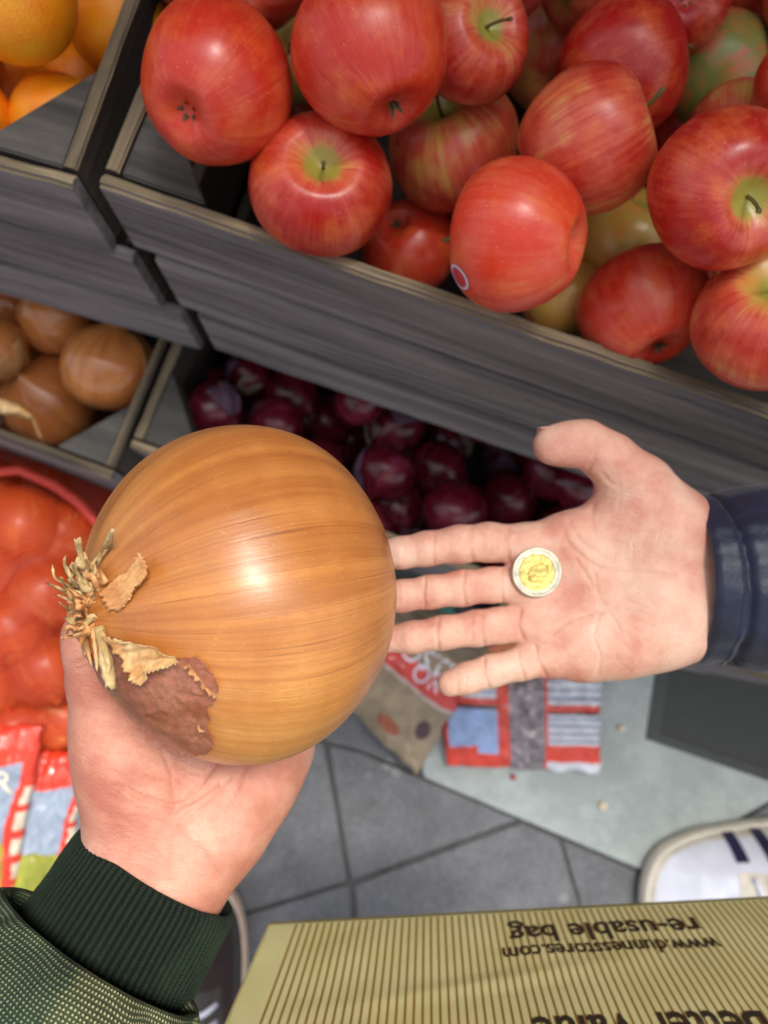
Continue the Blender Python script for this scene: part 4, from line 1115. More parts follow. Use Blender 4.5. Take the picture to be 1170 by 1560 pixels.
# ================================================================== SLEEVES
def puffer():
    m = NM('navy_nylon', .5); v = m.coord(); n = m.noise(v, 45, 5, .6, .4); w2 = m.noise(v, 140, 4, .6)
    col = m.ramp(n, [(.3, sc((14,20,42))), (.7, sc((24,34,62)))])
    mat = m.fin(col, m.bump(m.math('ADD', n, m.math('MULTIPLY', w2, .3)), .45, .003), **{'Sheen Weight': .15})
    L_, n_ = 150, 160; V = []
    a = Vector((1, -.015, .04)).normalized(); c0 = Vector(cp(1046, 880, .412)); e1 = Vector((0.0,1,0)); e1 = (e1-a*e1.dot(a)).normalized(); e2 = a.cross(e1)
    def prof(s, ph, inner=0):
        ry, rz = .0440 + .11*s, .036 + .07*s
        seam = math.exp(-((s-.0165-.002*math.cos(ph))/.0022)**2)
        k = 1 - .085*seam + .05*math.sin(min(1, max(0,(s-.019))/.04)*math.pi)*(s > .019)
        k *= 1 + .034*mnoise(Vector((math.cos(ph)*2.6, math.sin(ph)*2.6, s*38))) + .035*mnoise(Vector((math.cos(ph)*1.4, math.sin(ph)*1.4, s*18+4)))
        pucker = math.exp(-abs(s-.0165)/.010); k *= 1 + .012*pucker*math.cos(19*ph+3*math.sin(3*ph))
        if s > .03:                          # deep fold near the lower side
            k *= 1 - .10*math.exp(-((ph-1.05-(s-.03)*9)/.10)**2)*min(1,(s-.03)/.02)
        if s < .004: k *= 1 - .05*((.004-s)/.004)**2
        return ry*k, rz*k
    ss = [(.016,1,.0042), (.008,1,.0040), (.002,1,.0030)] + [(-.0004,1,.0015)] + [(s, 0, 0) for s in list(np.linspace(0, .04, 60))+list(np.linspace(.0415, .30, 86))]
    for s, inn, off in ss:
        for j in range(n_):
            ph = 2*math.pi*j/n_; ry, rz = prof(max(s, 0), ph); V.append(c2w(c0 + a*s + e1*math.cos(ph)*(ry-off) + e2*math.sin(ph)*(rz-off)))
    o = mesh_obj('jacket_sleeve', V, grid_faces(len(ss), n_, True), mat, friend)
    bm = bmesh.new(); bm.from_mesh(o.data); bmesh.ops.recalc_face_normals(bm, faces=bm.faces); bm.to_mesh(o.data); bm.free(); o.data.shade_smooth()
    o['label'] = 'shiny navy padded jacket sleeve with a stitched hem'
    # stitching along the hem
    V = []
    bm = bmesh.new(); M_th = plain('navy_thread', (52,62,92), .7, 300, .1, .1)
    for j in range(0, 150):
        ph = 2*math.pi*j/150; ph2 = ph+.026; s = .0128 
        p = []
        for q in (ph, ph2):
            ry, rz = prof(s, q); p.append(c0 + a*s + e1*math.cos(q)*(ry+.0003) + e2*math.sin(q)*(rz+.0003))
        for sgn in (0,): 
            dirn = (p[1]-p[0]); up_ = a*.00035
            vs = [bm.verts.new(c2w(z)) for z in (p[0]-up_, p[1]-up_, p[1]+up_, p[0]+up_)]; bm.faces.new(vs)
    bmesh.ops.solidify(bm, geom=bm.faces[:], thickness=.0004); bm_obj('stitching', bm, M_th, o)
puffer()

def cuff_and_sleeve():
    a = Vector((-.50, .835, -.23)).normalized(); c0 = Vector(cp(243, 1325, .345))
    e1 = Vector((.86,.51,0)); e1 = (e1-a*e1.dot(a)).normalized(); e2 = a.cross(e1).normalized()
    if e2.z > 0: e2 = -e2                    # e2 points to the camera
    m = NM('green_rib_knit', .9); pol = m.coord('@polar'); sep = m.n('ShaderNodeSeparateXYZ'); m.l(pol, sep.inputs[0])
    fz = m.noise(m.coord(), 900, 3, .8); v_ = m.noise(m.coord(), 30, 3)
    row = m.math('SINE', m.math('MULTIPLY', m.math('ADD', sep.outputs[1], m.math('MULTIPLY', m.math('ABSOLUTE', sep.outputs[2]), .0006)), 6.283/.00085))
    col = m.ramp(m.math('ADD', m.math('MULTIPLY', row, .22), m.math('MULTIPLY', fz, .6)), [(.1, sc((16,26,18))), (.6, sc((42,56,42)))])
    col = m.mix(m.ramp(sep.outputs[2], [(.25, .75), (.75, 0.0)]), col, sc((3,7,5)))  # rib grooves darkened in the colour, shade painted between the ribs
    col = m.mix(m.ramp(v_, [(.5, 0.0), (.8, .35)]), col, sc((52,74,50)))
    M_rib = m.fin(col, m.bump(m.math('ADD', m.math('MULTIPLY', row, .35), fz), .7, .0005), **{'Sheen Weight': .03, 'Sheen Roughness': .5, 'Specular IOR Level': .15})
    NR = 82; n_ = NR*9; V, A = [], []
    Ls = [(.010,-.0035), (.003,-.0032), (.0004,-.0022)] + [(-.0006,-.0008)] + [(s, 0) for s in np.linspace(.0004, .085, 84)]
    for s, off in Ls:
        u = max(0, s)/.06
        ra, rb = .0386*(1+.08*u), .0292*(1+.15*u)
        edge = .0012*math.sin(min(1, max(0, s)/.004)*math.pi/2)
        for j in range(n_):
            ph = 2*math.pi*j/n_; rib = math.cos(NR*ph + .8*mnoise(Vector((math.cos(ph)*4, math.sin(ph)*4, s*30))))
            rr = off + .00055*max(-.7, rib)*min(1, max(0, s+.0005)/.007) + edge + .0006*mnoise(Vector((math.cos(ph)*3, math.sin(ph)*3, s*60)))
            sk = s + .006*math.cos(ph)*u*1.5   # right side runs longer
            V.append(c2w(c0 + a*sk + e1*math.cos(ph)*(ra+rr) + e2*math.sin(ph)*(rb+rr))); A.append((ph/6.283, s, rib*.5+.5))
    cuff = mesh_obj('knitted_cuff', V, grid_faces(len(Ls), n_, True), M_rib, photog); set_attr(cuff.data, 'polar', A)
    bm = bmesh.new(); bm.from_mesh(cuff.data); bmesh.ops.recalc_face_normals(bm, faces=bm.faces); bm.to_mesh(cuff.data); bm.free(); cuff.data.shade_smooth()
    cuff['label'] = 'dark green ribbed knitted cuff'
    # outer sleeve of woven olive canvas
    m = NM('olive_canvas', .85); pol = m.coord('@polar'); sep = m.n('ShaderNodeSeparateXYZ'); m.l(pol, sep.inputs[0])
    wn = m.math('MULTIPLY', m.noise(m.coord(), 45, 4, .6), .0034); U = m.math('MULTIPLY', m.math('ADD', sep.outputs[0], wn), 6.283/.0030); Vv = m.math('MULTIPLY', sep.outputs[1], 6.283/.0030)
    wv = m.math('MULTIPLY', m.math('SINE', m.math('ADD', U, Vv)), m.math('SINE', m.math('SUBTRACT', U, Vv)))
    pt = m.noise(m.coord(), 16, 2, .5, .4); fz = m.noise(m.coord(), 700, 3, .8)
    li = m.mix(m.ramp(pt, [(.46, 0.0), (.54, 1.0)]), sc((170,170,132)), sc((122,132,98)))
    dk = m.mix(m.ramp(pt, [(.46, 0.0), (.54, 1.0)]), sc((62,70,46)), sc((38,54,42)))
    wv = m.math('ADD', wv, m.math('MULTIPLY', m.math('SUBTRACT', m.noise(m.coord(), 420, 3, .7), .5), .9)); col = m.mix(m.ramp(wv, [(.25, 0.0), (.75, 1.0)]), dk, li); col = m.mix(m.ramp(fz, [(.4, .35), (.6, 0.0)]), col, sc((36,40,30)))
    M_can = m.fin(col, m.bump(m.math('ADD', wv, m.math('MULTIPLY', fz, .5)), .6, .0006), **{'Sheen Weight': .02, 'Specular IOR Level': .2})
    a2 = Vector((-.58, .74, -.36)).normalized(); c1 = Vector(cp(146, 1462, .318)); f1 = (e1-a2*e1.dot(a2)).normalized(); f2 = a2.cross(f1).normalized()
    if f2.z > 0: f2 = -f2
    n_ = 260; V, A = [], []
    Ls = [(.020,-.010),(.008,-.0085),(.001,-.006),(-.0035,-.003)] + [(s, 0) for s in np.linspace(-.004, .26, 150)]
    for s, off in Ls:
        g = max(0, s+.004)
        puff = .0075*math.sin(min(1, g/.016)*math.pi/2)
        for j in range(n_):
            ph = 2*math.pi*j/n_; cphi, sphi = math.cos(ph), math.sin(ph)
            fold = .0028*math.exp(-g/.035)*math.cos(11*ph+2.0*mnoise(Vector((cphi*2, sphi*2, 3))))*min(1, g/.004)
            big = .006*mnoise(Vector((cphi*1.5, sphi*1.5, s*22))) + .003*mnoise(Vector((cphi*4, sphi*4, s*40)))
            rr = off + puff + fold + big*min(1, g/.01)
            V.append(c2w(c1 + a2*(s-.004*cphi) + f1*cphi*(.0475+rr+.12*g) + f2*sphi*(.034+rr+.05*g))); A.append((ph*.052, s, 0))
    sl_ = mesh_obj('jacket_sleeve', V, grid_faces(len(Ls), n_, True), M_can, photog); set_attr(sl_.data, 'polar', A)
    bm = bmesh.new(); bm.from_mesh(sl_.data); bmesh.ops.recalc_face_normals(bm, faces=bm.faces); bm.to_mesh(sl_.data); bm.free(); sl_.data.shade_smooth()
    sl_['label'] = 'olive woven jacket sleeve with a light dotted weave'
cuff_and_sleeve()

# ================================================================== PACKS AND BAGS ON THE GROUND
def foil(name, rgb, rough=.26, bumpk=.8, metal=0.0, scale=46, coat=.5, var=.16):
    m = NM(name, rough); v = m.coord(); n = m.noise(v, scale, 5, .6, .8); c = sc(rgb)
    c1 = tuple(x*(1-var) for x in c[:3])+(1,); c2 = tuple(min(1,x*(1+var)) for x in c[:3])+(1,)
    return m.fin(m.ramp(n, [(.35,c1),(.65,c2)]), m.bump(n, bumpk, .006), **{'Coat Weight': coat, 'Metallic': metal})
MF = {'red': foil('red_film', (222,62,36)), 'darkred': foil('dark_red_film', (170,30,24)), 'white': foil('white_film', (216,216,222)), 'blue': foil('pale_blue_film', (150,174,216)),
      'grey': foil('blue_grey_film', (150,162,180)), 'green': foil('green_film', (150,152,52), var=.35, scale=25), 'black': foil('black_print', (34,32,36)), 'line': foil('grey_print', (150,156,176)),
      'clear': foil('crinkled_clear_film', (142,130,132), .1, 1.0, .5, 90, .9, .6), 'teal': foil('teal_film', (60,120,104)), 'orange': foil('orange_film', (206,110,50)), 'cream': foil('cream_print', (220,204,180))}
KEYS = list(MF)
def pouch(name, corners, bulge, design, nu=60, nv=60, label=None, cat=None, group=None, wr_=.0025, mats=None, seed=1, crimp=0.0):
    """pillow-shaped pack: corners = world TL, TR, BR, BL; design(u, v) gives the print"""
    TL, TR, BR, BL = [Vector(c) for c in corners]; nrm = (TR-TL).cross(BL-TL).normalized()
    if nrm.z < 0: nrm = -nrm
    V, Fc, mi = [], [], []; mk = mats or MF; keys = list(mk)
    for side in (1, -1):
        for i in range(nu):
            for j in range(nv):
                u, v = i/(nu-1), j/(nv-1); p = TL.lerp(TR, u).lerp(BL.lerp(BR, u), v)
                e = (max(0, 1-abs(2*u-1)**3.2)*max(0, 1-abs(2*v-1)**3.2))**.55
                q = Vector((u*7+seed, v*7, seed*3.3)); w_ = wr_*(mnoise(q)+.6*mnoise(q*2.3))
                jit = Vector((mnoise(Vector((v*9, seed, 1))), mnoise(Vector((u*9, seed, 2))), 0))*.004*(1-e)
                V.append(p + jit + nrm*(side*bulge*e*(1 if side > 0 else .85) + w_ + (.0006*side)))
    base = nu*nv
    for s_ in (0, 1):
        for i in range(nu-1):
            for j in range(nv-1):
                q = [s_*base+i*nv+j, s_*base+(i+1)*nv+j, s_*base+(i+1)*nv+j+1, s_*base+i*nv+j+1]
                Fc.append(q if s_ else q[::-1]); mi.append(keys.index(design((i+.5)/(nu-1), (j+.5)/(nv-1))))
    o = mesh_obj(name, V, Fc, [mk[k] for k in keys]); o.data.polygons.foreach_set('material_index', mi)
    bm = bmesh.new(); bm.from_mesh(o.data); bmesh.ops.remove_doubles(bm, verts=bm.verts, dist=.0014); bmesh.ops.recalc_face_normals(bm, faces=bm.faces); bm.to_mesh(o.data); bm.free(); o.data.shade_smooth()
    lo_ = min(v.co.z for v in o.data.vertices)
    return tag(o, label, cat, group)

def bread(u, v):
    if u < .40:
        if v > .86 - .2*max(0, .2-u) or u < .03: return 'red'
        if v > .80 and u < .26: return 'red' if (v-.80) > .25*(.26-u)-.02 and u < .2 else 'blue'
        if u > .33: return 'red'
        if v < .40: return 'white' if int(v*45) % 3 else 'line'
        if v < .46: return 'red'
        if v < .49: return 'black'
        return 'blue'
    if u < .62: return 'clear'
    if u < .645: return 'red'
    if v < .44: return 'white' if int(v*40) % 3 else 'line'
    if v < .49: return 'red'
    if v < .52: return 'black'
    if v < .76: return 'white' if int(v*50) % 3 else 'line'
    if v < .91: return 'red'
    return 'white'
def GP(x, y, z): return G(x, y, z)
pouch('food_pack', [GP(664,985,.03), GP(918,992,.03), GP(914,1178,.022), GP(680,1166,.022)], .021, bread, 110, 90,
      'clear crinkled pack with red, white and pale blue labels lying on the pale slab', 'food pack', None, .0035, seed=3)
def potato(u, v):
    if .355 < v < .505: return 'red'
    if ((u-.66)/.09)**2+((v-.83)/.05)**2 < 1: return 'spot'
    if ((u-.86)/.05)**2+((v-.70)/.07)**2 < 1: return 'dark'
    if .50 < v < .53: return 'cream'
    return 'paper'
def kraft():
    m = NM('brown_kraft_paper', .7); v = m.coord(); n = m.noise(v, 14, 5, .6, .6)
    return m.fin(m.ramp(n, [(.3, sc((128,112,90))), (.55, sc((160,142,116))), (.75, sc((184,164,126)))]), m.bump(m.noise(v, 26, 4, .6, .5), .9, .01))
PM = {'paper': kraft(), 'red': foil('red_print', (206,58,44), .45), 'spot': foil('potato_print', (160,84,48), .6), 'dark': foil('dark_print', (70,44,44), .6), 'cream': foil('pale_print', (190,170,160), .6)}
pq = [GP(566,858,.06), GP(752,985,.06), GP(634,1180,.03), GP(462,1010,.03)]
pot = pouch('paper_sack', pq, .045, potato, 80, 80, 'brown paper potato sack with a red printed band, on the ground behind the giant onion', 'paper sack', None, .006, PM, 5)
# crisp fold + lettering on the band
def letter(par, s, px, py, d_z, ang, height, mat, width=None, lift=.001, hostbv=None, name='printed_letters'):
    o = text_obj(name, s, mat, height, width)
    c = GP(px, py, d_z); e = (GP(px+30*math.cos(ang), py+30*math.sin(ang), d_z)-c).normalized(); n = Vector((0,0,1)); t = n.cross(e)
    Mx = Matrix(((e.x, t.x, 0, c.x), (e.y, t.y, 0, c.y), (0, 0, 1, c.z), (0,0,0,1)))
    me = o.data; me.transform(Mx); pm = par.matrix_basis
    bvv = BVHTree.FromPolygons([pm @ v.co for v in par.data.vertices], [tuple(p.vertices) for p in par.data.polygons])
    for v in me.vertices:
        h, nn, ix, dd = bvv.ray_cast(Vector((v.co.x, v.co.y, H)), Vector((0,0,-1)))
        if h: v.co.z = h.z + lift
    me.transform(pm.inverted()); o.parent = par; return o
M_wtext = plain('white_ink', (226,220,228), .5, 50, .05, .05)
letter(pot, 'ROOSTER', 630, 1012, .07, R(32), .042, M_wtext, .150)
letter(pot, 'OR', 642, 1042, .07, R(32), .036, M_wtext, .042)
def misc(u, v):
    if v > .72: return 'orange' if u > .5 else 'teal'
    if u < .35: return 'teal'
    return 'black' if u < .7 else 'green'
pouch('food_pack', [GP(610,900,.05), GP(820,890,.05), GP(812,1000,.03), GP(650,1022,.03)], .03, misc, 50, 50, 'small teal and black pack glimpsed between the ring and little fingers', 'food pack', None, .004, seed=8)
# crumbs on the slab
M_crumb = plain('pale_crumb', (214,194,166), .8, 300, .1, .4)
for k, (x, y, s_, lab) in enumerate([(947,1110,.0048,'pale crumb on the slab near the dark mat'),(918,1228,.0058,'pale crumb on the slab, nearest to the sneaker'),(914,1162,.0042,'pale crumb at the lower right corner of the food pack'),(782,1184,.004,'dark reddish crumb below the food pack')]):
    bm = bmesh.new(); bmesh.ops.create_icosphere(bm, subdivisions=3, radius=s_)
    for v in bm.verts: v.co *= 1+.45*mnoise(v.co*180+Vector((k*5,0,0))); v.co.z *= .5
    o = bm_obj('crumb', bm, MF['darkred'] if k == 3 else M_crumb, None, True); o.location = G(x, y, .004+s_*.3); tag(o, lab, 'crumb', 'crumbs on the pale slab')

# ---- net sack of onions
def keep_largest(V, Qd):
    lab = np.arange(len(V))
    while True:
        m = lab[Qd].min(1); new = lab.copy()
        for k in range(4): np.minimum.at(new, Qd[:,k], m)
        new = new[new]
        if (new == lab).all(): break
        lab = new
    u, c = np.unique(lab, return_counts=True); ok = lab == u[c.argmax()]
    idx = -np.ones(len(V), np.int64); idx[ok] = np.arange(ok.sum()); q = Qd[ok[Qd[:,0]]]
    return V[ok], idx[q]
def net_sack():
    M_net = NM('orange_red_net', .55); m = M_net; v = m.coord()
    sep = m.n('ShaderNodeSeparateXYZ'); m.l(m.add_vec(v, m.math('MULTIPLY', m.noise(v, 14, 2), .012)), sep.inputs[0]); k = 6.283/.0075
    a_ = m.math('ADD', m.math('MULTIPLY', sep.outputs[0], k), m.math('MULTIPLY', sep.outputs[2], k*.8)); b_ = m.math('ADD', m.math('MULTIPLY', sep.outputs[1], k), m.math('MULTIPLY', sep.outputs[2], -k*.6))
    g = m.math('MAXIMUM', m.math('ABSOLUTE', m.math('SINE', m.math('ADD', a_, b_))), m.math('ABSOLUTE', m.math('SINE', m.math('SUBTRACT', a_, b_))))
    alpha = m.ramp(g, [(.78, .05), (.92, .9)])
    m.fin(m.ramp(m.noise(v, 9, 3), [(.3, sc((180,40,12))), (.7, sc((214,74,26)))]), m.bump(g, .3, .001)); m.l(alpha, m.b.inputs['Alpha'])
    tr = {}
    sack = empty('net_sack', G(10, 930, 0)); tag(sack, 'bulging orange red net sack full of onions at the left edge', 'net sack')
    pts = [(38,800,.86,60),(-30,860,.85,60),(72,905,.86,58),(20,960,.84,58),(70,1020,.855,56),(-20,1040,.86,58),(95,1090,.90,52),(30,1110,.885,54),(-60,760,.87,58),(95,815,.885,52),(-10,745,.90,50),(60,748,.93,46),
           (-90,930,.88,60),(-70,1080,.90,55),(40,880,.93,52),(110,970,.92,50),(-40,960,.93,55),(40,1050,.96,52),(120,1040,.965,44),(0,800,.98,50),(80,850,.99,48),(-60,1000,.99,50),(30,980,1.01,50)]
    me3 = [onion_me(40+s, M_sonion, .10, .9) for s in range(2)]
    lo = Vector((9,9,9)); hi = -lo; W_ = []
    for k_, (x, y, d_, r_) in enumerate(pts):
        o = put('sack_onion', me3[k_%2], x, y, d_, r_, (random.uniform(-1,1), random.uniform(-1,1), random.uniform(-1,.3)), k_)
        vis = k_ < 12 and x > -40
        tag(o, 'orange onion seen through the mesh of the net sack' if vis else 'orange onion hidden low in the net sack', 'onion', 'onions inside the net sack' if vis else 'onions hidden inside the net sack')
        W_.append((o.location.copy() if False else o.matrix_basis.translation.copy(), r_*d_/F))
    f = Field((-.80, -.26, .02), (-.16, .30, .36), .0065)
    D = None
    for c_, r_ in W_:
        if True:
            e = np.sqrt((f.x-c_.x)**2+(f.y-c_.y)**2+(f.z-c_.z)**2)-(r_+.002); D = e if D is None else smin(D, e, .018)
    cc = G(-10, 935, .13); D = smin(D, f.ell((cc.x, cc.y, .095), (.165, .185, .09)), .03)
    cb = G(40, 745, .12); D = smin(D, f.ell((cb.x, cb.y, .11), (.13, .07, .09)), .03)
    V, Qd = f.mesh(D); V = relax(V, Qd, 2); V, Qd = keep_largest(V, Qd)
    o = np_mesh('netting', V, Qd, M_net.m, sack, False); o.matrix_parent_inverse = Matrix.Translation(sack.location).inverted()
    M_seam = plain('red_seam_tape', (214,70,56), .6, 200, .2, .6)
    path = [(-30,722,.86),(30,716,.86),(80,738,.865),(118,764,.875),(146,795,.885),(165,830,.90),(175,880,.92)]
    s_ = tube('seam', [P(x,y,d_-.012) for x,y,d_ in path], [.005,.0055,.006,.006,.0055,.005,.004], M_seam, sack, 8, .6); s_.matrix_parent_inverse = Matrix.Translation(sack.location).inverted()
net_sack()

# ---- printed vegetable packs at the lower left, on a low crate
def veg(u, v):
    w_ = .025*math.sin(v*9)
    if v < .20 + .05*math.sin(u*3.1)*1.2 - .05: return 'red'
    if u > .885+w_:
        if u > .945+w_ and (int(v*23) % 3) != 0 and v > .30: return 'cream'
        return 'red'
    if v > .58: return 'green'
    return 'grey'
low = empty('low_box', G(-10,1250,0)); tag(low, 'low dark box under the printed vegetable packs at the lower left', 'box')
for nm, lo_, hi_ in (('top_board', (-.17,-.12,.150), (.13,.12,.165)), ('side_board', (-.17,-.12,0.001), (-.155,.12,.149)), ('side_board', (.115,-.12,.001), (.13,.12,.149)), ('front_board', (-.154,.105,.001), (.114,.12,.149)), ('back_board', (-.154,-.12,.001), (.114,-.105,.149))):
    bm = bmesh.new(); bmesh.ops.create_cube(bm, size=1); bmesh.ops.scale(bm, vec=[hi_[i]-lo_[i] for i in range(3)], verts=bm.verts); bmesh.ops.translate(bm, vec=[(hi_[i]+lo_[i])/2 for i in range(3)], verts=bm.verts)
    bmesh.ops.bevel(bm, geom=bm.edges[:], offset=.002, segments=1, affect='EDGES'); bm_obj(nm, bm, M_wood_in, low)
pkA = pouch('vegetable_pack', [GP(-120,1098,.235), GP(68,1104,.235), GP(14,1400,.20), GP(-150,1400,.20)], .018, veg, 80, 110, 'printed vegetable pack with a big pale letter R, at the lower left edge', 'vegetable pack', 'printed vegetable packs at the lower left', .004, seed=11)
pkB = pouch('vegetable_pack', [GP(20,1138,.205), GP(136,1148,.205), GP(96,1400,.18), GP(-30,1400,.18)], .016, veg, 80, 110, 'red, grey and green vegetable pack half tucked under the one with the letter R', 'vegetable pack', 'printed vegetable packs at the lower left', .004, seed=12)
pkC = pouch('vegetable_pack', [GP(85,1168,.178), GP(190,1172,.178), GP(170,1400,.168), GP(60,1400,.168)], .008, lambda u, v: 'red' if v < .08 else ('green' if v > .5 else 'grey'), 40, 40, 'grey and green pack lowest of the three, beside the thumb side of the wrist', 'vegetable pack', 'printed vegetable packs at the lower left', .003, seed=13)
M_cream = plain('cream_ink', (226,216,190), .5, 50, .05, .05)
letter(pkA, 'R', 3, 1208, .24, R(4), .034, M_cream)

# ---- striped reusable bag
def reusable_bag():
    zb = H-.50; BL = G(410,1405,zb); BR = G(1230,1362,zb); e = (BR-BL); W = e.length; e.normalize(); n = Vector((0,0,1)).cross(e).normalized()
    if n.y < 0: n = -n
    tv = (Vector((0,0,1))*math.cos(R(12)) - n*math.sin(R(12))); n = (n*math.cos(R(12)) + Vector((0,0,1))*math.sin(R(12)))
    m = NM('striped_woven_plastic', .42); pol = m.coord('@polar'); sep = m.n('ShaderNodeSeparateXYZ'); m.l(pol, sep.inputs[0])
    s_ = m.math('FRACT', m.math('MULTIPLY', sep.outputs[0], 1/.0043)); stripe = m.ramp(s_, [(.0, 1.0), (.20, 1.0), (.30, 0.0), (.92, 0.0), (1.0, 1.0)])
    plain_ = m.math('MULTIPLY', m.ramp(m.math('SUBTRACT', sep.outputs[0], m.math('MULTIPLY', sep.outputs[1], 0)), [(.0, 0.0), (.001, 0.0)]), 0)
    hem = m.math('MULTIPLY', m.math('GREATER_THAN', sep.outputs[0], .0145), m.math('GREATER_THAN', sep.outputs[1], .0035))
    wv = m.noise(m.coord(), 24, 4, .6, .5); f = m.noise(m.coord('@polar', (1, 1, 1)), 300, 3, .6)
    yel = m.ramp(wv, [(.3, sc((226,218,156))), (.7, sc((238,232,184)))])
    col = m.mix(m.math('MULTIPLY', stripe, hem), yel, sc((158,118,62)))
    tx = m.math('MULTIPLY', m.math('SINE', m.math('MULTIPLY', sep.outputs[0], 6.283/.0022)), m.math('SINE', m.math('MULTIPLY', sep.outputs[1], 6.283/.0022)))
    mat = m.fin(col, m.bump(m.math('ADD', wv, m.math('MULTIPLY', tx, .12)), .25, .002), **{'Coat Weight': .12, 'Coat Roughness': .3})
    tl = m.n('ShaderNodeBsdfTranslucent'); m.l(col, tl.inputs[0]); mx = m.n('ShaderNodeMixShader'); mx.inputs[0].default_value = .45
    m.l(m.b.outputs[0], mx.inputs[1]); m.l(tl.outputs[0], mx.inputs[2]); m.l(mx.outputs[0], m.out.inputs[0])
    def P3(u, v, back=0.0):
        # u along the bottom edge, v up; the sides flare towards the mouth
        fl = -.165*v*(1-u/W)*1.0 + .04*v*(u/W)
        p = BL + e*(u+fl) + tv*v
        q = Vector((u*9, v*9, 1)); wob = .0009*abs(mnoise(Vector((u*16+v*9, v*14, 5))))*min(1, v/.02) + .004*mnoise(q)*min(1, v/.05) + .0008*mnoise(q*3)*min(1, v/.03) + .008*math.sin(u*9+1)*v/.3 + .0012*math.exp(-((v-.060+.16*(u-.15))/.005)**2)*max(0, 1-abs(u-.13)/.12)
        return p + n*(wob - back)
    nu, nv = 170, 90; V, A, Fc = [], [], []
    for i in range(nu):
        for j in range(nv):
            u, v = W*i/(nu-1), .33*j/(nv-1); V.append(P3(u, v)); A.append((u, v, 0))
    Fc += grid_faces(nu, nv); b0 = len(V)
    for i in range(nu):
        for j in range(nv):
            u, v = W*i/(nu-1), .33*j/(nv-1); th = .05*min(1, v/.10)*(math.sin(math.pi*i/(nu-1))**.5) + .003; V.append(P3(u, v, th)); A.append((u, v, 0))
    Fc += [tuple(x+b0 for x in reversed(q)) for q in grid_faces(nu, nv)]
    ring = [i*nv for i in range(nu)]
    Fc += [(ring[i], ring[i+1], ring[i+1]+b0, ring[i]+b0) for i in range(nu-1)]
    for i in (0, nu-1): Fc += [(i*nv+j, i*nv+j+1, b0+i*nv+j+1, b0+i*nv+j) for j in range(nv-1)]
    o = mesh_obj('reusable_bag', V, Fc, mat); set_attr(o.data, 'polar', A)
    bm = bmesh.new(); bm.from_mesh(o.data); bmesh.ops.recalc_face_normals(bm, faces=bm.faces); bm.to_mesh(o.data); bm.free(); o.data.shade_smooth()
    tag(o, 'yellow green shopping bag with thin brown stripes hanging at the bottom of the picture', 'shopping bag')
    M_ink = plain('dark_brown_ink', (52,40,30), .5, 60, .05, .05)
    def find(px, py):
        # u, v on the flat bag plane under a photograph pixel
        o_ = cam_o; d_ = (P(px,py,1)-o_).normalized(); t = (BL-o_).dot(n)/d_.dot(n); h = o_+d_*t; v = (h-BL).dot(tv); s0 = (h-BL).dot(e)
        u = (s0 + .165*v)/(1 + .165*v/W + .04*v/W); return u, v
    def write(s, pxr, pxl, py, height, name):
        # text reads from the right to the left of the picture: runs along -e
        ur, v0 = find(pxr, py); ul, v1 = find(pxl, py); vv = (v0+v1)/2; wd = ur-ul
        t = text_obj(name, s, M_ink, height, wd, None, 'LEFT', bold=.018); me = t.data
        co = [v.co.copy() for v in me.vertices]; x0 = min(c.x for c in co)
        for v in me.vertices:
            u_ = ur-(v.co.x-x0); q = P3(u_, vv+v.co.y) + n*.0007; v.co = q
        t.parent = o; t['label'] = 'line of dark brown printed lettering'; return t
    write('re-usable bag', 1062, 772, 1407, .0225, 'printed_text')
    write('www.dunnesstores.com', 1098, 763, 1437, .0165, 'printed_text')
    write('Better Value', 1166, 806, 1549, .034, 'printed_text')
    # stitched hem line and two webbing handles
    M_web = plain('beige_webbing', (170,158,104), .7, 300, .15, .6)
    for off in (.0, .012):
        pts = []
        for k in range(25):
            a = k/24; ang = math.pi*a; pts.append(P3(W*.5 - math.cos(ang)*.07, .30, off*3) + Vector((0,0,.03+.10*math.sin(ang))) )
        tube('handle', [P3(W*.5-.07,.24,off*3)+n*.001]+pts+[P3(W*.5+.07,.24,off*3)+n*.001], .006, M_web, o, 8, .35)
reusable_bag()

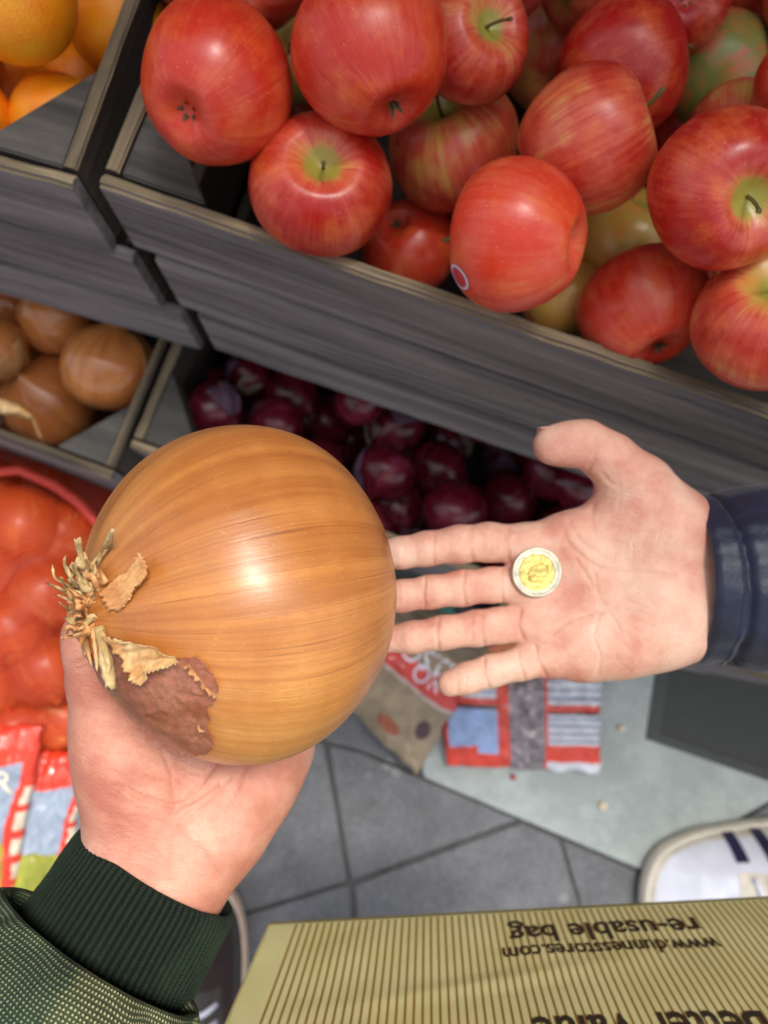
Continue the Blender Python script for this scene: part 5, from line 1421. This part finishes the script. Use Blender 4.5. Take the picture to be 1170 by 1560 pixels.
# ---- shoes
def shoe(name, toe_px, heel_px, outline, lab, m_sole, m_up, m_stripe=None, m_cap=None, lace=None, zf=.002, hs=1.0):
    T = G(toe_px[0], toe_px[1], .03); Hh = G(heel_px[0], heel_px[1], .03); ex = (Hh-T); ex.z = 0; ex.normalize(); ey = Vector((0,0,1)).cross(ex)
    o = empty(name, (T.x, T.y, zf), math.atan2(ex.y, ex.x)); tag(o, lab, 'shoe')
    # smooth closed outline
    P_ = [Vector((x, y, 0)) for x, y in outline]; n = len(P_); pts = []
    for i in range(n):
        p0, p1, p2, p3 = P_[i-1], P_[i], P_[(i+1)%n], P_[(i+2)%n]
        for k in range(14):
            f = k/14; pts.append(.5*((2*p1)+(-p0+p2)*f+(2*p0-5*p1+4*p2-p3)*f*f+(-p0+3*p1-3*p2+p3)*f**3))
    N = len(pts); ym = sum(p.y for p in pts)/N; xs = [p.x for p in pts]; L = max(xs)
    def spine(p):
        x = min(max(p.x, .30*L), .86*L); return Vector((x, ym, 0))
    def hmax(x): u = x/L; return hs*(.030 + .062*min(1, max(0, (u-.12)/.5))**1.1)
    # sole
    V = []; prof = [(0.06,0),(0.0,.003),(-.012,.010),(-.010,.020),(0.0,.029),(.03,.031),(.07,.0305)]
    for t, z in prof:
        for p in pts: s_ = spine(p); q = p.lerp(s_, t) if t > 0 else p+(p-s_).normalized()*(-t)*.2; V.append((q.x, q.y, z))
    Fc = grid_faces(len(prof), N, True)+[tuple(range(N)), tuple(range((len(prof)-1)*N, len(prof)*N))]
    s_o = mesh_obj('sole', V, Fc, m_sole, o)
    V, mi = [], []; rows = 26
    for k in range(rows):
        t = k/(rows-1); tt = .045+.955*t
        for i, p in enumerate(pts):
            s_ = spine(p); q = p.lerp(s_, tt); h = .030 + hmax(q.x)*(math.sin(min(1, t*1.15)*math.pi/2)**.75)
            h += .0016*mnoise(Vector((q.x*60, q.y*60, 1))) ; V.append((q.x, q.y, h))
    Fc = grid_faces(rows, N, True)+[tuple(range((rows-1)*N, rows*N))]
    up_o = mesh_obj('upper', V, Fc, [m_up, m_cap or m_up], o)
    for p in up_o.data.polygons:
        r_ = p.index//N
        if p.index < (rows-1)*N and r_ < (2 if m_stripe else 4): p.material_index = 1
    for ob in (s_o, up_o):
        bm = bmesh.new(); bm.from_mesh(ob.data); bmesh.ops.recalc_face_normals(bm, faces=bm.faces); bm.to_mesh(ob.data); bm.free(); ob.data.shade_smooth()
    bv = BVHTree.FromPolygons([v.co.copy() for v in up_o.data.vertices], [tuple(p.vertices) for p in up_o.data.polygons])
    def drape(quad, lift): # quad in local x, y -> thin patch on the upper
        V = []; n1, n2 = 8, 10
        for i in range(n1):
            for j in range(n2):
                u, v = i/(n1-1), j/(n2-1); x = (quad[0][0]*(1-u)+quad[1][0]*u)*(1-v)+(quad[3][0]*(1-u)+quad[2][0]*u)*v; y = (quad[0][1]*(1-u)+quad[1][1]*u)*(1-v)+(quad[3][1]*(1-u)+quad[2][1]*u)*v
                h, nn, ix, dd = bv.ray_cast(Vector((x, y, 1)), Vector((0,0,-1))); V.append(Vector((x,y,(h.z if h else .034)+lift)))
        return V, grid_faces(n1, n2)
    if m_stripe:
        for x0 in (.108, .146, .183, .220):
            V, Fc = drape([(x0,.073),(x0+.016,.075),(x0+.016,.102+(x0-.108)*.10),(x0,.1015+(x0-.108)*.10)], .0015); st = mesh_obj('stripe', V, Fc, m_stripe, o)
    if lace:
        for k, x0 in enumerate((.12,.145,.17,.195)):
            pts_ = []
            for q in range(9):
                u = q/8; y = ym-.026+.052*u; x = x0+.008*math.sin(u*3+k)
                h, nn, ix, dd = bv.ray_cast(Vector((x, y, 1)), Vector((0,0,-1))); pts_.append(Vector((x, y, (h.z if h else .08)+.003)))
            tube('lace', pts_, .0038, lace, o, 8, .5)
        V, Fc = drape([(.105,ym-.03),(.24,ym-.036),(.24,ym+.036),(.105,ym+.03)], .0012); mesh_obj('tongue', V, Fc, m_cap or m_up, o)
    # ankle collar
    ring = [(L*.74+.056*math.cos(a)*L/.29, ym+.036*math.sin(a), .118*hs+.010*math.cos(a)) for a in [2*math.pi*k/28 for k in range(29)]]
    tube('collar', ring, .010, m_up, o, 10)
    return o
M_wleather = plain('white_leather', (222,224,236), .42, 24, .06, .3); M_sole = plain('cream_rubber', (214,206,190), .6, 40, .14, .2); M_navy = plain('navy_leather', (44,42,72), .45, 60, .1, .1)
M_cap = plain('scuffed_toe_rubber', (214,206,190), .55, 30, .2, .3); M_lace = plain('white_lace', (214,216,230), .8, 400, .1, .5)
shoe('sneaker', (983,1385), (1270,1380), [(0,0),(.006,.040),(.026,.073),(.064,.093),(.112,.104),(.19,.112),(.25,.108),(.285,.085),(.297,.045),(.288,.005),(.25,-.022),(.18,-.030),(.10,-.042),(.045,-.044),(.012,-.028)],
     'white sneaker with navy stripes and a scuffed cream toe, above the striped bag', M_sole, M_wleather, M_navy, M_cap, M_lace)
M_dshoe = plain('dark_brown_suede', (48,34,32), .85, 60, .2, .4); M_psole = plain('pale_tan_rubber', (212,186,164), .6, 40, .08, .1); M_dtoe = plain('dark_toe_rubber', (58,54,52), .7, 60, .2, .3)
shoe('shoe', (308,1350), (318,1720), [(0,0),(.006,.028),(.030,.046),(.07,.053),(.12,.052),(.19,.046),(.25,.042),(.282,.022),(.288,0),(.28,-.025),(.25,-.042),(.18,-.046),(.12,-.054),(.07,-.055),(.030,-.048),(.006,-.030)],
     'dark brown shoe with pale tan sole and white laces beside the green cuff', M_psole, M_dshoe, None, M_dtoe, M_lace)
